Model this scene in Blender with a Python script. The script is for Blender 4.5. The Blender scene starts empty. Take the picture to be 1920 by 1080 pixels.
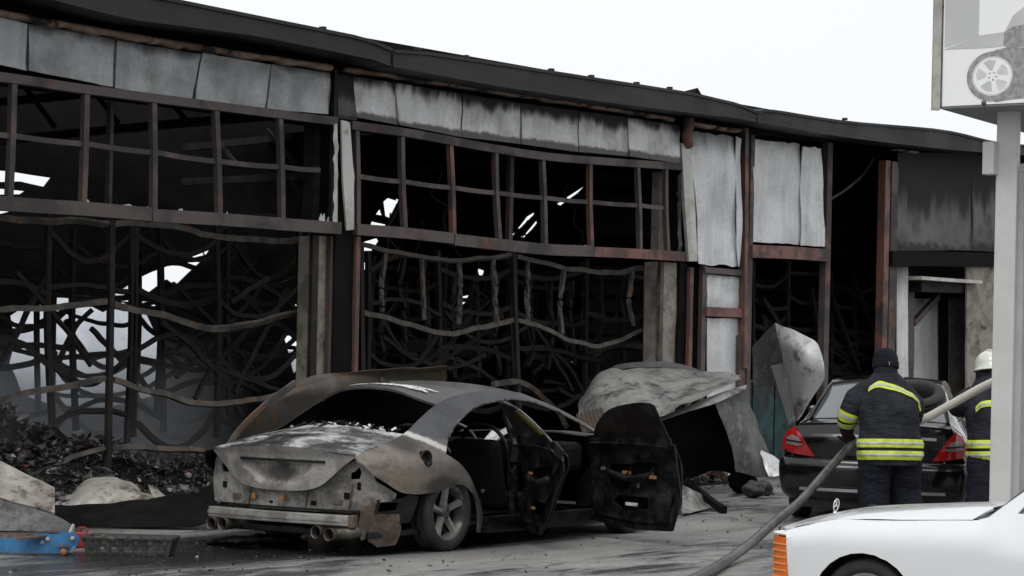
import bpy, bmesh, math, random
from mathutils import Vector, Matrix, noise as mnoise
from mathutils.geometry import delaunay_2d_cdt
R = math.radians
scene = bpy.context.scene
col = scene.collection

# ------------------------------------------------------------------ camera
# world axes: X runs along the burnt facade (to the right, away), Y into the building, Z up
F_PX, CX, CY, ROLL, EYE, PSI = 4500.0, 960.0, 660.0, R(1.2), 1.62, R(37.6)
FW = Vector((math.cos(PSI), math.sin(PSI), 0)); RT = Vector((math.sin(PSI), -math.cos(PSI), 0)); UP = Vector((0, 0, 1))
EYE_P = Vector((0, 0, EYE))
cam_d = bpy.data.cameras.new('camera'); cam = bpy.data.objects.new('camera', cam_d); col.objects.link(cam)
cx_ = RT*math.cos(ROLL)+UP*math.sin(ROLL); cy_ = -RT*math.sin(ROLL)+UP*math.cos(ROLL); cz_ = -FW
cam.matrix_world = Matrix(((cx_.x, cy_.x, cz_.x, 0), (cx_.y, cy_.y, cz_.y, 0), (cx_.z, cy_.z, cz_.z, EYE), (0, 0, 0, 1)))
cam_d.sensor_width = 36; cam_d.lens = 36*F_PX/1920; cam_d.shift_y = (CY-540)/1920
cam_d.clip_start = 0.1; cam_d.clip_end = 3000
scene.camera = cam

# ------------------------------------------------------------------ sky, sun, exposure
SUN_EL, SUN_AZ = R(52), R(205)      # soft overcast sun, behind and left of the camera
world = bpy.data.worlds.new('World'); scene.world = world; world.use_nodes = True
wn = world.node_tree.nodes; wl = world.node_tree.links; wn.clear()
sky = wn.new('ShaderNodeTexSky'); sky.sky_type = 'NISHITA'; sky.sun_disc = False
sky.sun_elevation = SUN_EL; sky.sun_rotation = R(90)-SUN_AZ; sky.dust_density = 4.0; sky.air_density = 1.0
hs = wn.new('ShaderNodeHueSaturation'); hs.inputs['Saturation'].default_value = 0.12
wl.new(sky.outputs[0], hs.inputs['Color'])
tcw = wn.new('ShaderNodeTexCoord'); cn = wn.new('ShaderNodeTexNoise'); cn.inputs['Scale'].default_value = 1.6; cn.inputs['Detail'].default_value = 5
wl.new(tcw.outputs['Generated'], cn.inputs['Vector'])
cr = wn.new('ShaderNodeValToRGB'); cr.color_ramp.elements[0].position = 0.3; cr.color_ramp.elements[1].position = 0.75
cr.color_ramp.elements[0].color = (8.55, 8.8, 9.05, 1); cr.color_ramp.elements[1].color = (9.2, 9.3, 9.4, 1)
wl.new(cn.outputs['Fac'], cr.inputs['Fac'])
mxw = wn.new('ShaderNodeMixRGB'); mxw.inputs['Fac'].default_value = 0.9          # cloud deck over the sky
wl.new(hs.outputs[0], mxw.inputs[1]); wl.new(cr.outputs[0], mxw.inputs[2])
bg = wn.new('ShaderNodeBackground'); bg.inputs['Strength'].default_value = 0.1
wl.new(mxw.outputs[0], bg.inputs['Color'])
wo = wn.new('ShaderNodeOutputWorld'); wl.new(bg.outputs[0], wo.inputs['Surface'])
sd = bpy.data.lights.new('sun', 'SUN'); sd.energy = 0.9; sd.angle = R(25); sd.color = (1, 0.97, 0.93)
sun = bpy.data.objects.new('sun', sd); col.objects.link(sun)
sdir = Vector((math.cos(SUN_EL)*math.cos(SUN_AZ), math.cos(SUN_EL)*math.sin(SUN_AZ), math.sin(SUN_EL)))
sun.rotation_euler = sdir.to_track_quat('Z', 'Y').to_euler(); sun.location = sdir*60
scene.view_settings.view_transform = 'Standard'; scene.view_settings.look = 'None'
scene.view_settings.exposure = 0.22; scene.view_settings.gamma = 1.0; scene.view_settings.use_curve_mapping = False
scene.cycles.use_denoising = True
scene.cycles.max_bounces = 8; scene.cycles.volume_step_rate = 2.0; scene.cycles.volume_bounces = 2

# ------------------------------------------------------------------ helpers
rnd = random.Random(7)
def ray(px, py):
    a = px-CX; b = py-CY
    a2 = a*math.cos(ROLL)+b*math.sin(ROLL); b2 = -a*math.sin(ROLL)+b*math.cos(ROLL)
    return FW+RT*(a2/F_PX)-UP*(b2/F_PX)
def gnd(px, py, z=0.0):
    d = ray(px, py); return EYE_P+d*((z-EYE)/d.z)
D = 16.92
def fac(px, py, dv=0.0):
    d = ray(px, py); return EYE_P+d*((D+dv)/d.y)
def link(name, me, mat=None, parent=None, smooth=False):
    o = bpy.data.objects.new(name, me); col.objects.link(o)
    if mat is not None and len(me.materials) == 0: me.materials.append(mat)
    if parent is not None: o.parent = parent
    if smooth:
        for p in me.polygons: p.use_smooth = True
    return o
def mesh(name, vs, fs, mat=None, parent=None, smooth=False):
    me = bpy.data.meshes.new(name); me.from_pydata([tuple(v) for v in vs], [], fs); me.update()
    return link(name, me, mat, parent, smooth)
def tag(o, label=None, cat=None, group=None, kind=None):
    if label: o['label'] = label
    if cat: o['category'] = cat
    if group: o['group'] = group
    if kind: o['kind'] = kind
    return o
def empty(name, loc=(0, 0, 0), rz=0.0, label=None, cat=None, group=None):
    o = bpy.data.objects.new(name, None); col.objects.link(o); o.location = loc; o.rotation_euler = (0, 0, rz)
    o.empty_display_size = 0.2
    return tag(o, label, cat, group)
def copy_tree(o, parent=None):
    c = o.copy(); col.objects.link(c); c.parent = parent
    for ch in list(o.children): copy_tree(ch, c)
    return c
def bev(o, w=0.008, seg=2):
    m = o.modifiers.new('bevel', 'BEVEL'); m.width = w; m.segments = seg; m.limit_method = 'ANGLE'; m.angle_limit = R(40); return o
def solid(o, t=0.01, off=-1):
    m = o.modifiers.new('solid', 'SOLIDIFY'); m.thickness = t; m.offset = off
    e = o.modifiers.new('edges', 'EDGE_SPLIT'); e.split_angle = R(38); return o
def box_vf(c, s):
    x, y, z = c; a, b, d = s[0]/2, s[1]/2, s[2]/2
    vs = [(x+i*a, y+j*b, z+k*d) for i in (-1, 1) for j in (-1, 1) for k in (-1, 1)]
    return vs, [(0, 1, 3, 2), (4, 6, 7, 5), (0, 4, 5, 1), (2, 3, 7, 6), (0, 2, 6, 4), (1, 5, 7, 3)]
def box(name, c, s, mat, parent=None, bevel=0.006):
    vs, fs = box_vf(c, s); o = mesh(name, vs, fs, mat, parent)
    if bevel: bev(o, bevel)
    return o
def cr_pts(pts, n):
    """Catmull-Rom through pts, n samples evenly by parameter."""
    P = [Vector(p) for p in pts]
    if len(P) == 2: return [P[0].lerp(P[1], i/(n-1)) for i in range(n)]
    P = [P[0]*2-P[1]]+P+[P[-1]*2-P[-2]]
    m = len(P)-3; out = []
    for i in range(n):
        t = i/(n-1)*m; k = min(int(t), m-1); t -= k
        a, b, c, d = P[k:k+4]
        out.append(0.5*((2*b)+(c-a)*t+(2*a-5*b+4*c-d)*t*t+(3*b-a-3*c+d)*t**3))
    return out
def lerp_tab(tab, x):
    if x <= tab[0][0]: return tab[0][1]
    for (x0, y0), (x1, y1) in zip(tab, tab[1:]):
        if x <= x1:
            t = (x-x0)/(x1-x0); return y0+(y1-y0)*t
    return tab[-1][1]
def sm_tab(tab, x):
    """smooth table look-up (Catmull-Rom in y)"""
    n = len(tab)
    if x <= tab[0][0]: return tab[0][1]
    if x >= tab[-1][0]: return tab[-1][1]
    for i in range(n-1):
        if x <= tab[i+1][0]:
            x0, y0 = tab[i]; x1, y1 = tab[i+1]; h = x1-x0; t = (x-x0)/h
            m0 = (y1-y0)/h if i == 0 else (y1-tab[i-1][1])/(x1-tab[i-1][0])
            m1 = (y1-y0)/h if i == n-2 else (tab[i+2][1]-y0)/(tab[i+2][0]-x0)
            return (2*t**3-3*t*t+1)*y0+(t**3-2*t*t+t)*h*m0+(-2*t**3+3*t*t)*y1+(t**3-t*t)*h*m1
def sweep_vf(P, w, h, upv=Vector((0, 0, 1)), tw=0.0):
    """rectangular section w (sideways) x h (along upv) swept along P"""
    vs, fs = [], []
    n = len(P)
    for i, p in enumerate(P):
        t = (P[min(i+1, n-1)]-P[max(i-1, 0)]).normalized()
        s = t.cross(upv)
        s = Vector((0, 1, 0)) if s.length < 1e-4 else s.normalized()
        u = s.cross(t).normalized()
        if tw:
            q = Matrix.Rotation(tw*i/(n-1), 3, t); s = q @ s; u = q @ u
        for a, b in ((-1, -1), (1, -1), (1, 1), (-1, 1)): vs.append(p+s*(a*w/2)+u*(b*h/2))
    for i in range(n-1):
        for k in range(4):
            fs.append((i*4+k, i*4+(k+1) % 4, i*4+4+(k+1) % 4, i*4+4+k))
    fs.append((3, 2, 1, 0)); e = (n-1)*4; fs.append((e, e+1, e+2, e+3))
    return vs, fs
def sweep(name, pts, w, h, mat, parent=None, n=None, upv=Vector((0, 0, 1)), tw=0.0):
    n = n or max(2, 6*(len(pts)-1) if len(pts) > 2 else 2)
    vs, fs = sweep_vf(cr_pts(pts, n), w, h, upv, tw)
    return mesh(name, vs, fs, mat, parent)
def tube_vf(P, rad, seg=12, cap=True):
    n = len(P); vs, fs = [], []
    ref = Vector((0, 0, 1))
    for i, p in enumerate(P):
        t = (P[min(i+1, n-1)]-P[max(i-1, 0)]).normalized()
        if abs(t.dot(ref)) > 0.95 and i == 0: ref = Vector((0, 1, 0))
        s = t.cross(ref).normalized(); u = s.cross(t).normalized(); ref = u
        r = rad[i] if isinstance(rad, (list, tuple)) else rad
        for k in range(seg):
            a = 2*math.pi*k/seg; vs.append(p+s*(r*math.cos(a))+u*(r*math.sin(a)))
    for i in range(n-1):
        for k in range(seg):
            fs.append((i*seg+k, i*seg+(k+1) % seg, (i+1)*seg+(k+1) % seg, (i+1)*seg+k))
    if cap:
        fs.append(tuple(range(seg-1, -1, -1))); fs.append(tuple(range((n-1)*seg, n*seg)))
    return vs, fs
def tube(name, pts, rad, mat, parent=None, n=None, seg=12, cap=True):
    n = n or max(2, 6*(len(pts)-1) if len(pts) > 2 else 2)
    P = cr_pts(pts, n)
    if isinstance(rad, (list, tuple)):
        m = len(rad)-1; rr = []
        for i in range(n):
            t = i/(n-1)*m; k = min(int(t), m-1); rr.append(rad[k]+(rad[k+1]-rad[k])*(t-k))
        rad = rr
    vs, fs = tube_vf(P, rad, seg, cap)
    o = mesh(name, vs, fs, mat, parent, smooth=True)
    return o
def lathe(name, prof, mat, parent=None, seg=40, axis='y', loc=(0, 0, 0), a0=0.0, a1=2*math.pi):
    """prof: list of (axial, radius) ; revolve about an axis through loc"""
    vs, fs = [], []; full = abs(a1-a0-2*math.pi) < 1e-4; ns = seg if full else seg+1
    for k in range(ns):
        a = a0+(a1-a0)*k/seg; c, s = math.cos(a), math.sin(a)
        for ax, r in prof:
            v = {'y': (r*c, ax, r*s), 'x': (ax, r*c, r*s), 'z': (r*c, r*s, ax)}[axis]
            vs.append((v[0]+loc[0], v[1]+loc[1], v[2]+loc[2]))
    m = len(prof)
    for k in range(ns if full else ns-1):
        for j in range(m-1):
            fs.append((k*m+j, k*m+j+1, ((k+1) % ns)*m+j+1, ((k+1) % ns)*m+j))
    o = mesh(name, vs, fs, mat, parent, smooth=True); return o
def loft(name, rows, nu, nv, mat, parent=None, thick=0.0, wob=0.0, seed=0, smooth=True, wsc=3.0):
    """smooth sheet through rows of points"""
    RR = [cr_pts(r, nu) for r in rows]
    cols = [cr_pts([r[i] for r in RR], nv) for i in range(nu)]
    vs, fs = [], []
    for i in range(nu):
        for j in range(nv):
            p = cols[i][j]
            if wob:
                q = p*wsc+Vector((seed, seed*1.7, 0)); p = p+mnoise.noise_vector(q)*wob*0.7+Vector((0.3, -0.5, 0.8))*(abs(mnoise.noise(q*0.9+Vector((3, 1, 7))))-0.25)*wob*2.2+Vector((-0.4, -0.5, 0.5))*(abs(mnoise.noise(q*2.1))-0.25)*wob*0.9
            vs.append(p)
    for i in range(nu-1):
        for j in range(nv-1): fs.append((i*nv+j, (i+1)*nv+j, (i+1)*nv+j+1, i*nv+j+1))
    o = mesh(name, vs, fs, mat, parent, smooth)
    if thick: solid(o, thick)
    return o
def inside(p, poly):
    x, y = p; c = False; n = len(poly); j = n-1
    for i in range(n):
        xi, yi = poly[i]; xj, yj = poly[j]
        if (yi > y) != (yj > y) and x < (xj-xi)*(y-yi)/(yj-yi)+xi: c = not c
        j = i
    return c
def smooth2(poly, n, closed=True):
    """closed Catmull-Rom in 2D"""
    m = len(poly); out = []
    for i in range(m):
        a, b, c, d = (Vector(poly[(i+k-1) % m]) for k in range(4))
        for s in range(n):
            t = s/n; v = 0.5*((2*b)+(c-a)*t+(2*a-5*b+4*c-d)*t*t+(3*b-a-3*c+d)*t**3); out.append((v.x, v.y))
    return out
def dense(poly, step):
    out = []
    for i in range(len(poly)):
        a = Vector(poly[i]); b = Vector(poly[(i+1) % len(poly)]); k = max(1, int((b-a).length/step))
        for s in range(k): v = a.lerp(b, s/k); out.append((v.x, v.y))
    return out
def cdt(outline, holes=(), grid=0.0):
    V, E = [], []
    for lp in [outline]+list(holes):
        s = len(V); V += [Vector(p) for p in lp]; E += [(s+i, s+(i+1) % len(lp)) for i in range(len(lp))]
    if grid:
        xs = [p[0] for p in outline]; ys = [p[1] for p in outline]
        x = min(xs)+grid*0.5; row = 0
        bd = [Vector(p) for lp in [outline]+list(holes) for p in lp]
        while x < max(xs):
            y = min(ys)+grid*(0.5 if row % 2 else 0.98)
            while y < max(ys):
                if inside((x, y), outline) and not any(inside((x, y), h) for h in holes):
                    q = Vector((x, y))
                    if min((q-b).length_squared for b in bd) > (grid*0.45)**2: V.append(q)
                y += grid
            x += grid*0.87; row += 1
    vv, ee, ff, *_ = delaunay_2d_cdt(V, E, [], 0, 1e-6)
    keep = []
    for f in ff:
        c = sum((vv[i] for i in f), Vector((0, 0)))/len(f)
        if inside(c, outline) and not any(inside(c, h) for h in holes): keep.append(tuple(f))
    return vv, keep
def patch(name, outline, lift, mat, parent=None, holes=(), grid=0.06, thick=0.012, smooth=True, flip=False, step=None, off=-1):
    """outline in 2D, lifted to 3D by lift(a,b)"""
    if step:
        outline = dense(outline, step); holes = [dense(h, step) for h in holes]
    vv, ff = cdt(outline, holes, grid)
    vs = [lift(v.x, v.y) for v in vv]
    if flip: ff = [f[::-1] for f in ff]
    o = mesh(name, vs, ff, mat, parent, smooth)
    if thick: solid(o, thick, off)
    return o

# ------------------------------------------------------------------ materials
class NT:
    def __init__(s, name):
        s.m = bpy.data.materials.new(name); s.m.use_nodes = True; s.t = s.m.node_tree; s.n = s.t.nodes; s.l = s.t.links
        s.b = s.n['Principled BSDF']; s._c = {}
    def put(s, sock, v):
        if isinstance(v, bpy.types.NodeSocket): s.l.new(v, sock)
        elif isinstance(v, (tuple, list)) and len(v) == 3 and sock.type == 'RGBA': sock.default_value = (*v, 1)
        else: sock.default_value = v
    def coord(s, kind='Object'):
        if kind not in s._c:
            if kind == 'World':
                g = s.n.new('ShaderNodeNewGeometry'); s._c[kind] = g.outputs['Position']
            else:
                t = s.n.new('ShaderNodeTexCoord'); s._c[kind] = t.outputs[kind]
        return s._c[kind]
    def mapv(s, v, scale=(1, 1, 1), rot=(0, 0, 0), loc=(0, 0, 0)):
        k = s.n.new('ShaderNodeMapping'); s.put(k.inputs['Vector'], v)
        k.inputs['Scale'].default_value = scale; k.inputs['Rotation'].default_value = rot; k.inputs['Location'].default_value = loc
        return k.outputs[0]
    def noise(s, v, scale=5, detail=4, rough=0.55, dist=0.0):
        k = s.n.new('ShaderNodeTexNoise'); s.put(k.inputs['Vector'], v)
        k.inputs['Scale'].default_value = scale; k.inputs['Detail'].default_value = detail; k.inputs['Roughness'].default_value = rough; k.inputs['Distortion'].default_value = dist
        return k.outputs['Fac']
    def ramp(s, f, a, b, va=0.0, vb=1.0):
        k = s.n.new('ShaderNodeMapRange'); k.interpolation_type = 'SMOOTHSTEP'; s.put(k.inputs['Value'], f)
        k.inputs['From Min'].default_value = a; k.inputs['From Max'].default_value = b; k.inputs['To Min'].default_value = va; k.inputs['To Max'].default_value = vb
        return k.outputs[0]
    def mix(s, f, a, b):
        k = s.n.new('ShaderNodeMixRGB'); s.put(k.inputs[0], f); s.put(k.inputs[1], a); s.put(k.inputs[2], b); return k.outputs[0]
    def math(s, op, a, b=0.0):
        k = s.n.new('ShaderNodeMath'); k.operation = op; s.put(k.inputs[0], a); s.put(k.inputs[1], b); return k.outputs[0]
    def sep(s, v):
        k = s.n.new('ShaderNodeSeparateXYZ'); s.put(k.inputs[0], v); return k.outputs
    def bump(s, h, strength=0.3, dist=0.01):
        k = s.n.new('ShaderNodeBump'); s.put(k.inputs['Height'], h); k.inputs['Strength'].default_value = strength; k.inputs['Distance'].default_value = dist
        s.l.new(k.outputs[0], s.b.inputs['Normal'])
    def rand(s):
        k = s.n.new('ShaderNodeObjectInfo'); return k.outputs['Random']
    def island(s):
        k = s.n.new('ShaderNodeNewGeometry'); return k.outputs['Random Per Island']
    def out(s, base=None, rough=None, metal=None, spec=None, coat=None, alpha=None):
        for k, v in (('Base Color', base), ('Roughness', rough), ('Metallic', metal), ('Specular IOR Level', spec), ('Coat Weight', coat), ('Alpha', alpha)):
            if v is not None: s.put(s.b.inputs[k], v)
        return s.m
def shift_rand(n, v, amt=17.0):
    """per-object offset of a texture vector"""
    k = n.n.new('ShaderNodeVectorMath'); k.operation = 'ADD'; n.put(k.inputs[0], v)
    c = n.n.new('ShaderNodeCombineXYZ'); r = n.math('MULTIPLY', n.rand(), amt)
    for i in range(3): n.l.new(r, c.inputs[i])
    n.l.new(c.outputs[0], k.inputs[1]); return k.outputs[0]
def blotch(name, c1, c2, scale=4, lo=0.42, hi=0.6, rough=(0.6, 0.85), metal=0.0, c3=None, s3=9, lo3=0.55, hi3=0.68, bump=0.2, kind='World', stretch=(1, 1, 1), spec=None, r3=None):
    n = NT(name); v = n.mapv(n.coord(kind), stretch)
    f = n.ramp(n.noise(v, scale, 6, 0.62), lo, hi)
    c = n.mix(f, c1, c2)
    rg = n.ramp(f, 0, 1, rough[0], rough[1])
    if c3:
        f3 = n.ramp(n.noise(n.mapv(v, loc=(5, 3, 9)), s3, 6, 0.65), lo3, hi3); c = n.mix(f3, c, c3)
    if bump: n.bump(n.noise(v, scale*9, 5, 0.7), bump, 0.01)
    return n.out(c, rg, metal, spec)
def plain(name, c, rough=0.5, metal=0.0, spec=None, coat=None):
    n = NT(name)
    f = n.noise(n.coord('Object'), 14, 4)
    cc = n.mix(n.ramp(f, 0.3, 0.75), tuple(x*0.86 for x in c), c)
    return n.out(cc, rough, metal, spec, coat)
M = {}
M['soot'] = blotch('soot_black', (0.0045, 0.0045, 0.005), (0.010, 0.0095, 0.0095), 2.5, rough=(0.8, 0.95), bump=0.3, spec=0.12)
M['char'] = blotch('charred_steel', (0.014, 0.013, 0.013), (0.026, 0.023, 0.021), 5, rough=(0.6, 0.85), c3=(0.055, 0.034, 0.024), s3=4, lo3=0.56, hi3=0.74, spec=0.2)
M['ashsteel'] = blotch('ash_grey_steel', (0.040, 0.036, 0.032), (0.10, 0.090, 0.078), 6, rough=(0.65, 0.9), c3=(0.11, 0.055, 0.026), s3=7, lo3=0.52, hi3=0.68)
M['frame'] = blotch('rusted_frame_paint', (0.072, 0.054, 0.050), (0.040, 0.034, 0.034), 1.6, rough=(0.55, 0.8), c3=(0.14, 0.058, 0.042), s3=1.3, lo3=0.54, hi3=0.70)
M['redframe'] = blotch('red_oxide_frame', (0.155, 0.062, 0.045), (0.075, 0.045, 0.040), 2.2, rough=(0.5, 0.75), c3=(0.030, 0.026, 0.026), s3=1.4, lo3=0.52, hi3=0.64)
M['fascia'] = blotch('fascia_dark_metal', (0.013, 0.0135, 0.015), (0.020, 0.0205, 0.022), 0.9, rough=(0.5, 0.65), spec=0.3, c3=(0.10, 0.10, 0.105), s3=1.7, lo3=0.70, hi3=0.78, bump=0.08)
M['foam'] = blotch('scorched_foam', (0.30, 0.215, 0.165), (0.17, 0.115, 0.085), 3, rough=(0.85, 0.95), c3=(0.02, 0.018, 0.017), s3=2.4, lo3=0.50, hi3=0.60, bump=0.5)
M['concrete'] = blotch('scorched_concrete', (0.27, 0.245, 0.215), (0.18, 0.155, 0.13), 5, rough=(0.85, 0.95), c3=(0.04, 0.034, 0.03), s3=2.0, lo3=0.56, hi3=0.68, bump=0.6)
M['offwhite'] = blotch('scorched_white_paint', (0.50, 0.50, 0.47), (0.36, 0.345, 0.30), 2.2, rough=(0.5, 0.7), c3=(0.10, 0.065, 0.035), s3=1.8, lo3=0.60, hi3=0.74, bump=0.1)
def panel_mat(name, light, soot, top=0.75, topn=0.6, bot=-1.0, edge=0.06, cloud=0.25):
    """sheet-metal panel: pale galvanised centre, soot licking down from the top, up from the bottom and in from the edges"""
    n = NT(name); g = n.sep(n.coord('Generated')); w = shift_rand(n, n.coord('Object'))
    st = n.noise(n.mapv(w, (3.4, 3.4, 0.7)), 1.0, 5, 0.65); cl = n.noise(w, 2.2, 5, 0.6); fine = n.noise(w, 26, 5, 0.7)
    rv = n.math('MULTIPLY', n.math('SUBTRACT', n.rand(), 0.5), 0.22)
    t = n.ramp(n.math('ADD', n.math('ADD', g[2], rv), n.math('MULTIPLY', n.math('SUBTRACT', st, 0.5), topn)), top-0.14, top+0.20)
    e1 = n.math('MINIMUM', g[0], n.math('SUBTRACT', 1.0, g[0]))
    e = n.ramp(n.math('ADD', e1, n.math('MULTIPLY', n.math('SUBTRACT', cl, 0.5), 0.10)), 0.0, edge, 0.75, 0.0)
    b = n.ramp(n.math('ADD', g[2], n.math('MULTIPLY', n.math('SUBTRACT', n.noise(w, 7, 5, 0.7), 0.5), 0.22)), bot, bot+0.10, 0.8, 0.0)
    c = n.ramp(cl, 0.38, 0.72, 0.0, cloud)
    f = n.math('MAXIMUM', n.math('MAXIMUM', t, e), n.math('MAXIMUM', b, c))
    base = n.mix(n.ramp(fine, 0.35, 0.7), light, tuple(x*0.82 for x in light)); base = n.mix(n.ramp(n.noise(n.mapv(w, (4, 4, 0.5)), 1.6, 4, 0.6), 0.4, 0.7, 0, 0.45), base, tuple(x*0.55 for x in light)); base = n.mix(n.ramp(n.noise(n.mapv(w, loc=(9, 2, 4)), 3.0, 5, 0.65), 0.60, 0.74, 0, 0.5), base, (light[0]*0.62, light[1]*0.52, light[2]*0.42))
    n.bump(n.math('ADD', cl, n.math('MULTIPLY', fine, 0.15)), 0.25, 0.03)
    return n.out(n.mix(f, base, soot), n.ramp(f, 0, 1, 0.42, 0.8), 0.25)
M['panA'] = panel_mat('panel_grey', (0.36, 0.375, 0.385), (0.045, 0.045, 0.046), 0.97, 0.45, -1, 0.025, 0.45)
M['panB'] = panel_mat('panel_sooty', (0.62, 0.625, 0.63), (0.024, 0.024, 0.025), 0.72, 0.95, 0.12, 0.03, 0.42)
M['panC'] = panel_mat('panel_pale', (0.66, 0.675, 0.69), (0.07, 0.07, 0.072), 1.0, 0.30, -1, 0.018, 0.24)
M['panD'] = panel_mat('panel_black', (0.075, 0.073, 0.07), (0.017, 0.017, 0.018), 0.42, 0.75, 0.04, 0.05, 0.6)
M['glass_sh'] = blotch('broken_glass_edge', (0.50, 0.52, 0.52), (0.34, 0.35, 0.35), 8, rough=(0.25, 0.5), bump=0)

# ------------------------------------------------------------------ ground
def ground_mat():
    n = NT('burnt_yard_concrete'); p = n.coord('World')
    vx = n.mapv(p, (0.35, 1.0, 1), (0, 0, R(-8)))
    big = n.noise(n.mapv(p, (0.16, 0.42, 1), (0, 0, R(-10)), (3.1, 1.2, 0)), 1.0, 6, 0.62, 0.6)
    mid = n.noise(vx, 1.5, 7, 0.66, 0.5); fine = n.noise(p, 14, 6, 0.7); grit = n.noise(p, 60, 4, 0.7)
    s = n.sep(p)
    # soot washed out round the burnt car and along the front of the hall
    def blob(cx, cy, rx, ry, lo=0.55, hi=1.25):
        a = n.math('DIVIDE', n.math('SUBTRACT', s[0], cx), rx); b = n.math('DIVIDE', n.math('SUBTRACT', s[1], cy), ry)
        d = n.math('SQRT', n.math('ADD', n.math('MULTIPLY', a, a), n.math('MULTIPLY', b, b)))
        d = n.math('ADD', d, n.math('MULTIPLY', n.math('SUBTRACT', mid, 0.5), 1.1))
        return n.ramp(d, lo, hi, 1.0, 0.0)
    car = n.math('MAXIMUM', blob(15.2, 13.4, 3.0, 1.45, 0.6, 1.1), blob(13.3, 13.3, 1.7, 1.0, 0.5, 1.2))
    hall = n.ramp(n.math('ADD', s[1], n.math('MULTIPLY', n.math('SUBTRACT', big, 0.5), 4.0)), 14.8, 16.2)
    right = n.ramp(s[0], 19.5, 22.0, 1.0, 0.25)
    soot = n.math('MAXIMUM', car, n.math('MULTIPLY', hall, right))
    stk = n.noise(n.mapv(p, (0.5, 3.2, 1), (0, 0, R(-30))), 1.6, 6, 0.68, 0.8)
    wet = n.ramp(n.math('ADD', n.math('MULTIPLY', big, 0.55), n.math('ADD', n.math('MULTIPLY', mid, 0.2), n.math('MULTIPLY', stk, 0.25))), 0.478, 0.54)
    wet = n.math('MULTIPLY', wet, 0.88)
    dark = n.math('MAXIMUM', soot, wet)
    c = n.mix(n.ramp(mid, 0.3, 0.72), (0.29, 0.283, 0.27), (0.185, 0.18, 0.172))
    c = n.mix(n.ramp(fine, 0.42, 0.72, 0, 0.6), c, (0.13, 0.128, 0.124))
    c = n.mix(wet, c, (0.055, 0.056, 0.06)); c = n.mix(soot, c, (0.022, 0.022, 0.024))
    # cracks and dribbles
    w2 = n.n.new('ShaderNodeTexVoronoi'); w2.feature = 'DISTANCE_TO_EDGE'; w2.inputs['Scale'].default_value = 0.42
    dv = n.n.new('ShaderNodeVectorMath'); dv.operation = 'ADD'; n.put(dv.inputs[0], p)
    nz = n.n.new('ShaderNodeTexNoise'); nz.inputs['Scale'].default_value = 1.3; n.put(nz.inputs['Vector'], p); sc = n.n.new('ShaderNodeVectorMath'); sc.operation = 'SCALE'; sc.inputs['Scale'].default_value = 1.1
    n.l.new(nz.outputs['Color'], sc.inputs[0]); n.l.new(sc.outputs[0], dv.inputs[1]); n.l.new(dv.outputs[0], w2.inputs['Vector'])
    crk = n.ramp(w2.outputs['Distance'], 0.003, 0.012, 0.45, 0.0)
    c = n.mix(crk, c, (0.035, 0.035, 0.036))
    spots = n.ramp(n.noise(p, 5.5, 3, 0.5), 0.70, 0.74, 0, 0.85); c = n.mix(spots, c, (0.03, 0.029, 0.028))
    n.bump(n.math('ADD', fine, n.math('MULTIPLY', grit, 0.5)), 0.25, 0.008)
    rg = n.ramp(n.math('ADD', dark, n.math('MULTIPLY', n.math('SUBTRACT', fine, 0.5), 0.5)), 0.0, 1.0, 0.85, 0.24)
    return n.out(c, rg, 0, 0.4)
M['ground'] = ground_mat()
g = mesh('ground', [(-300, -300, 0), (900, -300, 0), (900, 900, 0), (-300, 900, 0)], [(0, 1, 2, 3)], M['ground']); tag(g, kind='structure')

# ------------------------------------------------------------------ burnt hall
hall = empty('burnt_warehouse', (0, 0, 0), 0, 'fire-gutted long low warehouse with smashed window bands and dark roof edge', 'warehouse')
def prism(name, quad, dv, th, mat, parent, nu=2, nv=2, wob=0.0, seed=0, edge_rag=0.0):
    """facade slab: four photo corners TL,TR,BR,BL on the plane dv, thickness th into the hall, in a gently buckled grid"""
    q = [fac(px, py, dv) for px, py in quad]; vs, fs = [], []
    for side in (0, 1):
        for j in range(nv):
            for i in range(nu):
                a, b = i/(nu-1), j/(nv-1)
                p = (q[0].lerp(q[1], a)).lerp(q[3].lerp(q[2], a), b)
                if wob:
                    k = mnoise.noise(Vector((a*2.2+seed, b*2.2, seed*3.3)))*wob; p = p+Vector((0, k, 0))
                if edge_rag:
                    ea = max(0, 1-min(a, 1-a)*(nu-1)); eb = max(0, 1-min(b, 1-b)*(nv-1))
                    p = p+Vector((mnoise.noise(Vector((b*7+seed, 1.5, a*3)))*edge_rag*ea, 0, mnoise.noise(Vector((a*7+seed, 4.5, b*3)))*edge_rag*eb))
                vs.append(p+Vector((0, th*side, 0)))
    m = nu*nv
    for j in range(nv-1):
        for i in range(nu-1):
            a = j*nu+i; fs.append((a, a+nu, a+nu+1, a+1)); fs.append((m+a, m+a+1, m+a+nu+1, m+a+nu))
    for i in range(nu-1):
        fs.append((i, i+1, m+i+1, m+i)); a = (nv-1)*nu+i; fs.append((a, m+a, m+a+1, a+1))
    for j in range(nv-1):
        a = j*nu; fs.append((a, m+a, m+a+nu, a+nu)); a = j*nu+nu-1; fs.append((a, a+nu, m+a+nu, m+a))
    o = mesh(name, vs, fs, mat, parent, smooth=False)
    if nu > 2:
        for p in o.data.polygons: p.use_smooth = True
        e = o.modifiers.new('edges', 'EDGE_SPLIT'); e.split_angle = R(38)
    return o
def fbar(name, pts, dv, w, h, mat, parent, n=None):
    """bar on the facade plane: w deep (into hall), h across"""
    P = [fac(px, py, dv) for px, py in pts]
    dr = P[-1]-P[0]; upv = Vector((0, 0, 1)) if abs(dr.x) > abs(dr.z) else Vector((1, 0, 0))
    return sweep(name, P, w, h, mat, parent, n, upv)

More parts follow.
